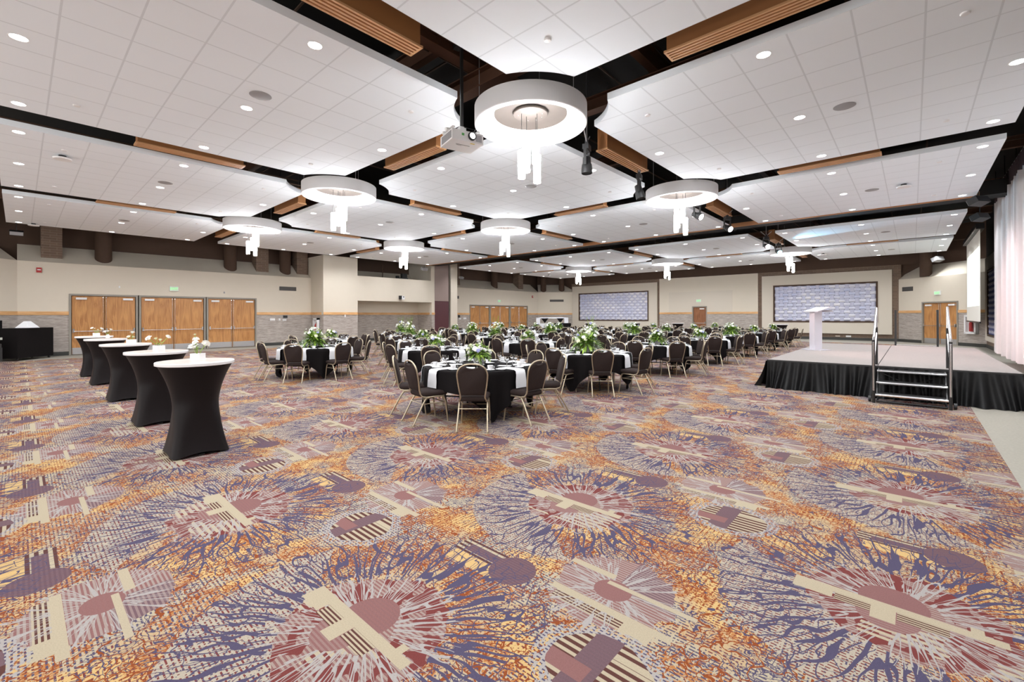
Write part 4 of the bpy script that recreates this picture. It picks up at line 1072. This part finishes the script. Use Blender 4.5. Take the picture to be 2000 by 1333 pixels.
# ------------------------------------------------------------------ banquet chair
def chair_meshes():
    P = {}
    def rr(w_, d0, d1, z, k=.05, n=5):
        pts = []
        for cx, cy, a0 in ((w_-k, d1-k, 0), (-w_+k, d1-k, PI/2), (-w_*.9+k, d0+k, PI), (w_*.9-k, d0+k, 1.5*PI)):
            for i in range(n): a = a0+PI/2*i/(n-1); pts.append((cx+k*math.cos(a), cy+k*math.sin(a), z))
        return pts
    s = MB(); s.loops([rr(.205,-.205,.215,.405), rr(.218,-.215,.228,.42), rr(.22,-.218,.23,.455), rr(.205,-.205,.215,.475,.06), rr(.15,-.15,.16,.485,.06)])
    P['seat'] = (s, 'fabric', 60)
    def ty(z): return -.215-.10*((z-.45)/.5)**1.2       # lean of the back
    def hw(z):                                          # half width of the back frame
        t = (z-.47)/.46
        return .166+.044*math.sin(min(1, max(0, t)*1.25)*PI/2)
    outer = []
    for i in range(9): z = .50+.285*i/8; outer.append((hw(z), z))
    cr = []
    for i in range(1, 12):
        a = PI/2*i/11; cr.append((hw(.785)*math.cos(a)**.80 if i < 11 else 0, .785+.152*math.sin(a)))
    outer += cr
    # pad with a hand-hold dip at the crown
    right = [(x-.013, z-.004) for x, z in outer]
    right = [p for p in right if p[1] < .893 and p[0] > .105]
    top = [(.105,.898), (.092,.897), (.070,.885), (.040,.877), (0,.874)]
    half = right+[t for t in top if t[0] < right[-1][0]]
    full = half+[(-x, z) for x, z in half[::-1][1:]]
    full = [(x, z) for x, z in full]
    b = MB(); mk = lambda sc_, off: [(x*sc_, ty(z)+off, .69+(z-.69)*(1-(1-sc_)*.8)) for x, z in full]
    b.loops([mk(.93,.026), mk(1,.012), mk(1,-.012), mk(.93,-.024)]); P['backrest'] = (b, 'fabric', 60)
    f = MB(); path = [(-x, ty(z), z) for x, z in outer]
    lower = [(-.20,.0,.395), (-.198,-.12,.393), (-.185,-.185,.41), (-.170,-.208,.455)]
    whole = lower+path+[(-p[0], p[1], p[2]) for p in path[::-1][1:]]+[(-p[0], p[1], p[2]) for p in lower[::-1]]
    f.tube(whole, .0125, 7)
    P['back_frame'] = (f, 'gold', 60)
    q = MB()
    for s_ in (-1, 1): q.tube([(.195*s_,.165,.38),(.198*s_,.12,.395),(.198*s_,-.06,.395),(.195*s_,-.12,.38)], .0125, 7)
    q.tube([(-.20,.165,.30),(.20,.165,.30)], .008, 6).tube([(-.20,-.19,.30),(.20,-.19,.30)], .008, 6)
    for s_ in (-1, 1): q.tube([(.20*s_,.175,.30),(.20*s_,-.185,.30)], .007, 6)
    P['seat_frame'] = (q, 'gold', 60)
    for s_ in (-1, 1):
        l = MB(); l.tube([(.195*s_,.16,.385),(.20*s_,.19,.30),(.212*s_,.225,.012)], .0125, 7).lathe([(.016,0),(.016,.02)], (.212*s_,.225,0), 8); P['leg_f%d' % s_] = (l, 'gold', 60)
        l = MB(); l.tube([(.195*s_,-.12,.385),(.20*s_,-.175,.31),(.212*s_,-.335,.012)], .0125, 7).lathe([(.016,0),(.016,.02)], (.212*s_,-.337,0), 8); P['leg_r%d' % s_] = (l, 'gold', 60)
    return P
CM = chair_meshes()
chair_proto = empty('banquet_chair')
for k, (m, mt, an) in CM.items(): m.build('leg' if k.startswith('leg') else k, MT[mt], chair_proto, smooth=True, ang=an)
one = MB()
for k, (m, mt, an) in CM.items():
    o = MB(); o.merge(m); o.m = [0 if mt == 'fabric' else 1]*len(o.f); one.merge(o)
chair_far = one.build('banquet_chair', [MT['fabric'], MT['gold']], smooth=True, ang=60)

# ------------------------------------------------------------------ banquet tables and settings
def cloth_mesh(rot, seed):
    rnd = random.Random(seed); n = 144; Rt = .915; half = 1.21; m = MB(); lps = []
    ph = [rnd.uniform(0, 6.28) for _ in range(3)]
    for rr in (.25, .6, .88): lps.append([(rr*math.cos(2*PI*i/n), rr*math.sin(2*PI*i/n), .768) for i in range(n)])
    lps.append([(Rt*math.cos(2*PI*i/n), Rt*math.sin(2*PI*i/n), .760) for i in range(n)])
    K = 12
    for k in range(1, K+1):
        t = k/K; lp = []
        for i in range(n):
            a = 2*PI*i/n; aa = a-rot; e = half/max(abs(math.cos(aa)), abs(math.sin(aa))); drop = min(.742, e-.90)
            corner = min(1, max(0, (e-half)/(.5)))
            fold = (.018+.05*corner)*math.sin(a*20+ph[0]+.6*math.sin(a*3+ph[1]))*t + .03*corner*t*math.sin(a*9+ph[2])
            R = Rt+.02*t-.05*corner*t+fold
            lp.append((R*math.cos(a), R*math.sin(a), .760-drop*t))
        lps.append(lp)
    m.loops(lps, caps=False); m.add([(0,0,.768)], []); c = len(m.v)-1
    for i in range(n): m.f.append((c, i, (i+1) % n)); m.m.append(0)
    return m
def table_proto():
    r = empty('banquet_table')
    MB().lathe([(.90,.735),(.905,.74),(.905,.757),(.90,.76)], seg=48).build('tabletop', MT['oak_d'], r)
    for sx in (-1, 1):
        for sy in (-1, 1):
            MB().tube([(.42*sx,.50*sy,.735),(.42*sx,.40*sy,.02)], .016, 6).tube([(.42*sx,.40*sy-.04,.012),(.42*sx,.40*sy+.04,.012)], .012, 6).build('leg', MT['blackm'], r)
    b = MB()
    for sx in (-1, 1): b.tube([(.42*sx,-.45,.30),(.42*sx,.45,.30)], .012, 6).tube([(.42*sx,0,.30),(.1*sx,0,.735)], .01, 5)
    b.build('leg_brace', MT['blackm'], r)
    return r
tb_proto = table_proto()
cloths = [cloth_mesh(r_, s_) for r_, s_ in ((.25, 1), (.95, 2), (.60, 3))]
cloth_o = [None]*3
def napkin_mesh():
    path = [(.56,.771), (.70,.772), (.85,.772), (.915,.770), (.945,.755), (.958,.70), (.962,.60), (.968,.50)]
    lps = []
    for r_, z in path:
        w_ = .10+(.012 if z < .7 else 0); th = .006
        nx, nz = (0, 1) if z > .765 else ((1, 0) if z < .75 else (.7, .7))
        lps.append([(r_, -w_, z), (r_, w_, z), (r_+nx*th, w_, z+nz*th), (r_+nx*th, -w_, z+nz*th)])
    return MB().loops(lps)
nap = napkin_mesh().build('napkin', MT['linen'], smooth=True, ang=50)
plate_o = MB().lathe([(.05,0),(.052,.003),(.085,.014),(.083,.016),(.05,.007),(.0001,.007)], seg=24).build('bread_plate', MT['china'], smooth=True, ang=50)
sauc = MB().lathe([(.04,0),(.045,.003),(.075,.012),(.073,.014),(.04,.006),(.0001,.006)], seg=22).build('saucer', MT['china'], smooth=True, ang=50)
cm = MB().lathe([(.024,0),(.027,.003),(.040,.035),(.044,.07),(.041,.07),(.036,.035),(.02,.008),(.0001,.008)], seg=18)
cm.tube([(.040,0,.058),(.062,0,.055),(.062,0,.03),(.038,0,.025)], .005, 5)
cup = cm.build('coffee_cup', MT['china'], smooth=True, ang=50)
gob = MB().lathe([(.034,0),(.033,.003),(.006,.008),(.005,.07),(.02,.085),(.036,.11),(.040,.14),(.036,.175),(.0345,.175),(.0385,.14),(.034,.112),(.015,.088),(.0001,.086)], seg=16).build('water_goblet', MT['glass'], smooth=True, ang=60)
men = MB().box(-.11,-.07,0,.11,.07,.003).build('menu_card', MT['white'])
used2 = {}
def place(proto, key, loc, rz, label, cat, group):
    o = proto if key not in used2 else dup(proto)
    used2[key] = 1; o.location = loc; o.rotation_euler = (0,0,rz); tag(o, label, cat, group); return o
TABLES = [
 [(5.2,5.42,'S'),(8.58,5.42,'L'),(12.12,5.42,'M'),(15.65,5.42,'S'),(19.2,5.42,'L'),(22.7,5.42,'S'),(26.1,5.42,'S')],
 [(7.12,8.98,'S'),(10.7,8.95,'S'),(14.3,8.95,'T'),(17.85,8.95,'L'),(21.3,8.95,'M'),(24.9,8.95,'S'),(28.4,8.95,'S')],
 [(5.36,11.98,'L'),(9.0,12.1,'S'),(12.45,12.1,'T'),(16.0,12.1,'L'),(19.6,12.1,'S'),(23.25,12.1,'M'),(26.8,12.1,'S')],
 [(7.45,15.4,'S'),(10.85,15.5,'T'),(14.4,15.5,'L'),(17.95,15.5,'S'),(21.4,15.5,'M'),(24.9,15.5,'S')],
 [(12.7,18.9,'T'),(16.25,18.9,'S'),(19.9,18.9,'M'),(23.45,18.9,'S')]]
TROW = ['first row from stage', 'second row from stage', 'third row from stage', 'fourth row from stage', 'row nearest left wall']
DIR = ['far', 'far left', 'left', 'near left', 'near', 'near right', 'right', 'far right']
nt_ = 0
for ri, row in enumerate(TABLES):
    for ti, (tx, ty_, size) in enumerate(row):
        near = math.hypot(tx, ty_) < 19; rnd = random.Random(100+nt_)
        TN = '%s table, %s' % (ORD[ti], TROW[ri])
        o = tb_proto if nt_ == 0 else dup(tb_proto)
        o.location = (tx, ty_, 0); o.rotation_euler.z = rnd.uniform(0, 3)
        tag(o, 'round banquet table under the black cloth, %s' % TN, 'table', 'round banquet tables')
        ci = nt_ % 3
        if cloth_o[ci] is None: cloth_o[ci] = cloths[ci].build('tablecloth', MT['cloth'], smooth=True, ang=180); c = cloth_o[ci]
        else: c = dup(cloth_o[ci])
        c.location = (tx, ty_, 0); tag(c, 'black cloth hanging over the %s' % TN, 'tablecloth', 'black square tablecloths')
        # centrepiece
        if size not in cpn: cp = CPR[size]; cpn[size] = 1
        else: cp = dup(CPR[size])
        cp.location = (tx+rnd.uniform(-.04,.04), ty_+rnd.uniform(-.04,.04), .769); cp.rotation_euler.z = rnd.uniform(0, 6)
        tag(cp, 'white and green flower bowl on the %s' % TN, 'centrepiece', 'flower centrepieces on the banquet tables')
        off = math.radians(-138 if nt_ == 0 else -135+rnd.uniform(-8, 8))
        for k in range(8):
            a = off+PI/4*k; jit = rnd.uniform(-.07, .07) if nt_ else [0,.03,.02,0,0,.02,.12,-.05][k]
            a2 = a+jit*.6; R = 1.05+rnd.uniform(-.05, .08)
            rel = (a-TH) % (2*PI); dn = DIR[int(round(rel/(PI/4))) % 8]
            px, py = tx+R*math.cos(a2), ty_+R*math.sin(a2)
            place(chair_proto if near else chair_far, 'chN' if near else 'chF', (px, py, 0), a2+PI/2+rnd.uniform(-.12, .12), 'brown banquet chair, %s side, %s' % (dn, TN), 'chair', 'brown banquet chairs round the tables')
            ca, sa = math.cos(a), math.sin(a)
            def at(rad, tan, z=.769): return (tx+rad*ca-tan*sa, ty_+rad*sa+tan*ca, z)
            SN = 'at %s seat, %s' % (dn, TN)
            place(nap, 'nap', (tx, ty_, 0), a, 'white draped napkin '+SN, 'napkin', 'white napkins hanging over the table edges')
            place(plate_o, 'pl', at(.73, -.20), a, 'small white plate '+SN, 'plate', 'small white bread plates')
            place(sauc, 'sa', at(.72, .21), a, 'white saucer '+SN, 'saucer', 'white saucers')
            place(cup, 'cu', at(.72, .21, .776), a+1+rnd.uniform(-1, 1), 'white coffee cup '+SN, 'cup', 'white coffee cups')
            place(gob, 'go', at(.55, .10), a, 'stemmed water glass '+SN, 'glass', 'stemmed water glasses')
            if near and k % 2 == 0:
                place(gob, 'go', at(.60, .0), a, 'second stemmed glass '+SN, 'glass', 'second stemmed glasses on nearer tables')
                place(men, 'me', at(.42, -.12), a+rnd.uniform(-.6,.6), 'white card '+SN, 'card', 'white cards on the nearer tables')
        nt_ += 1
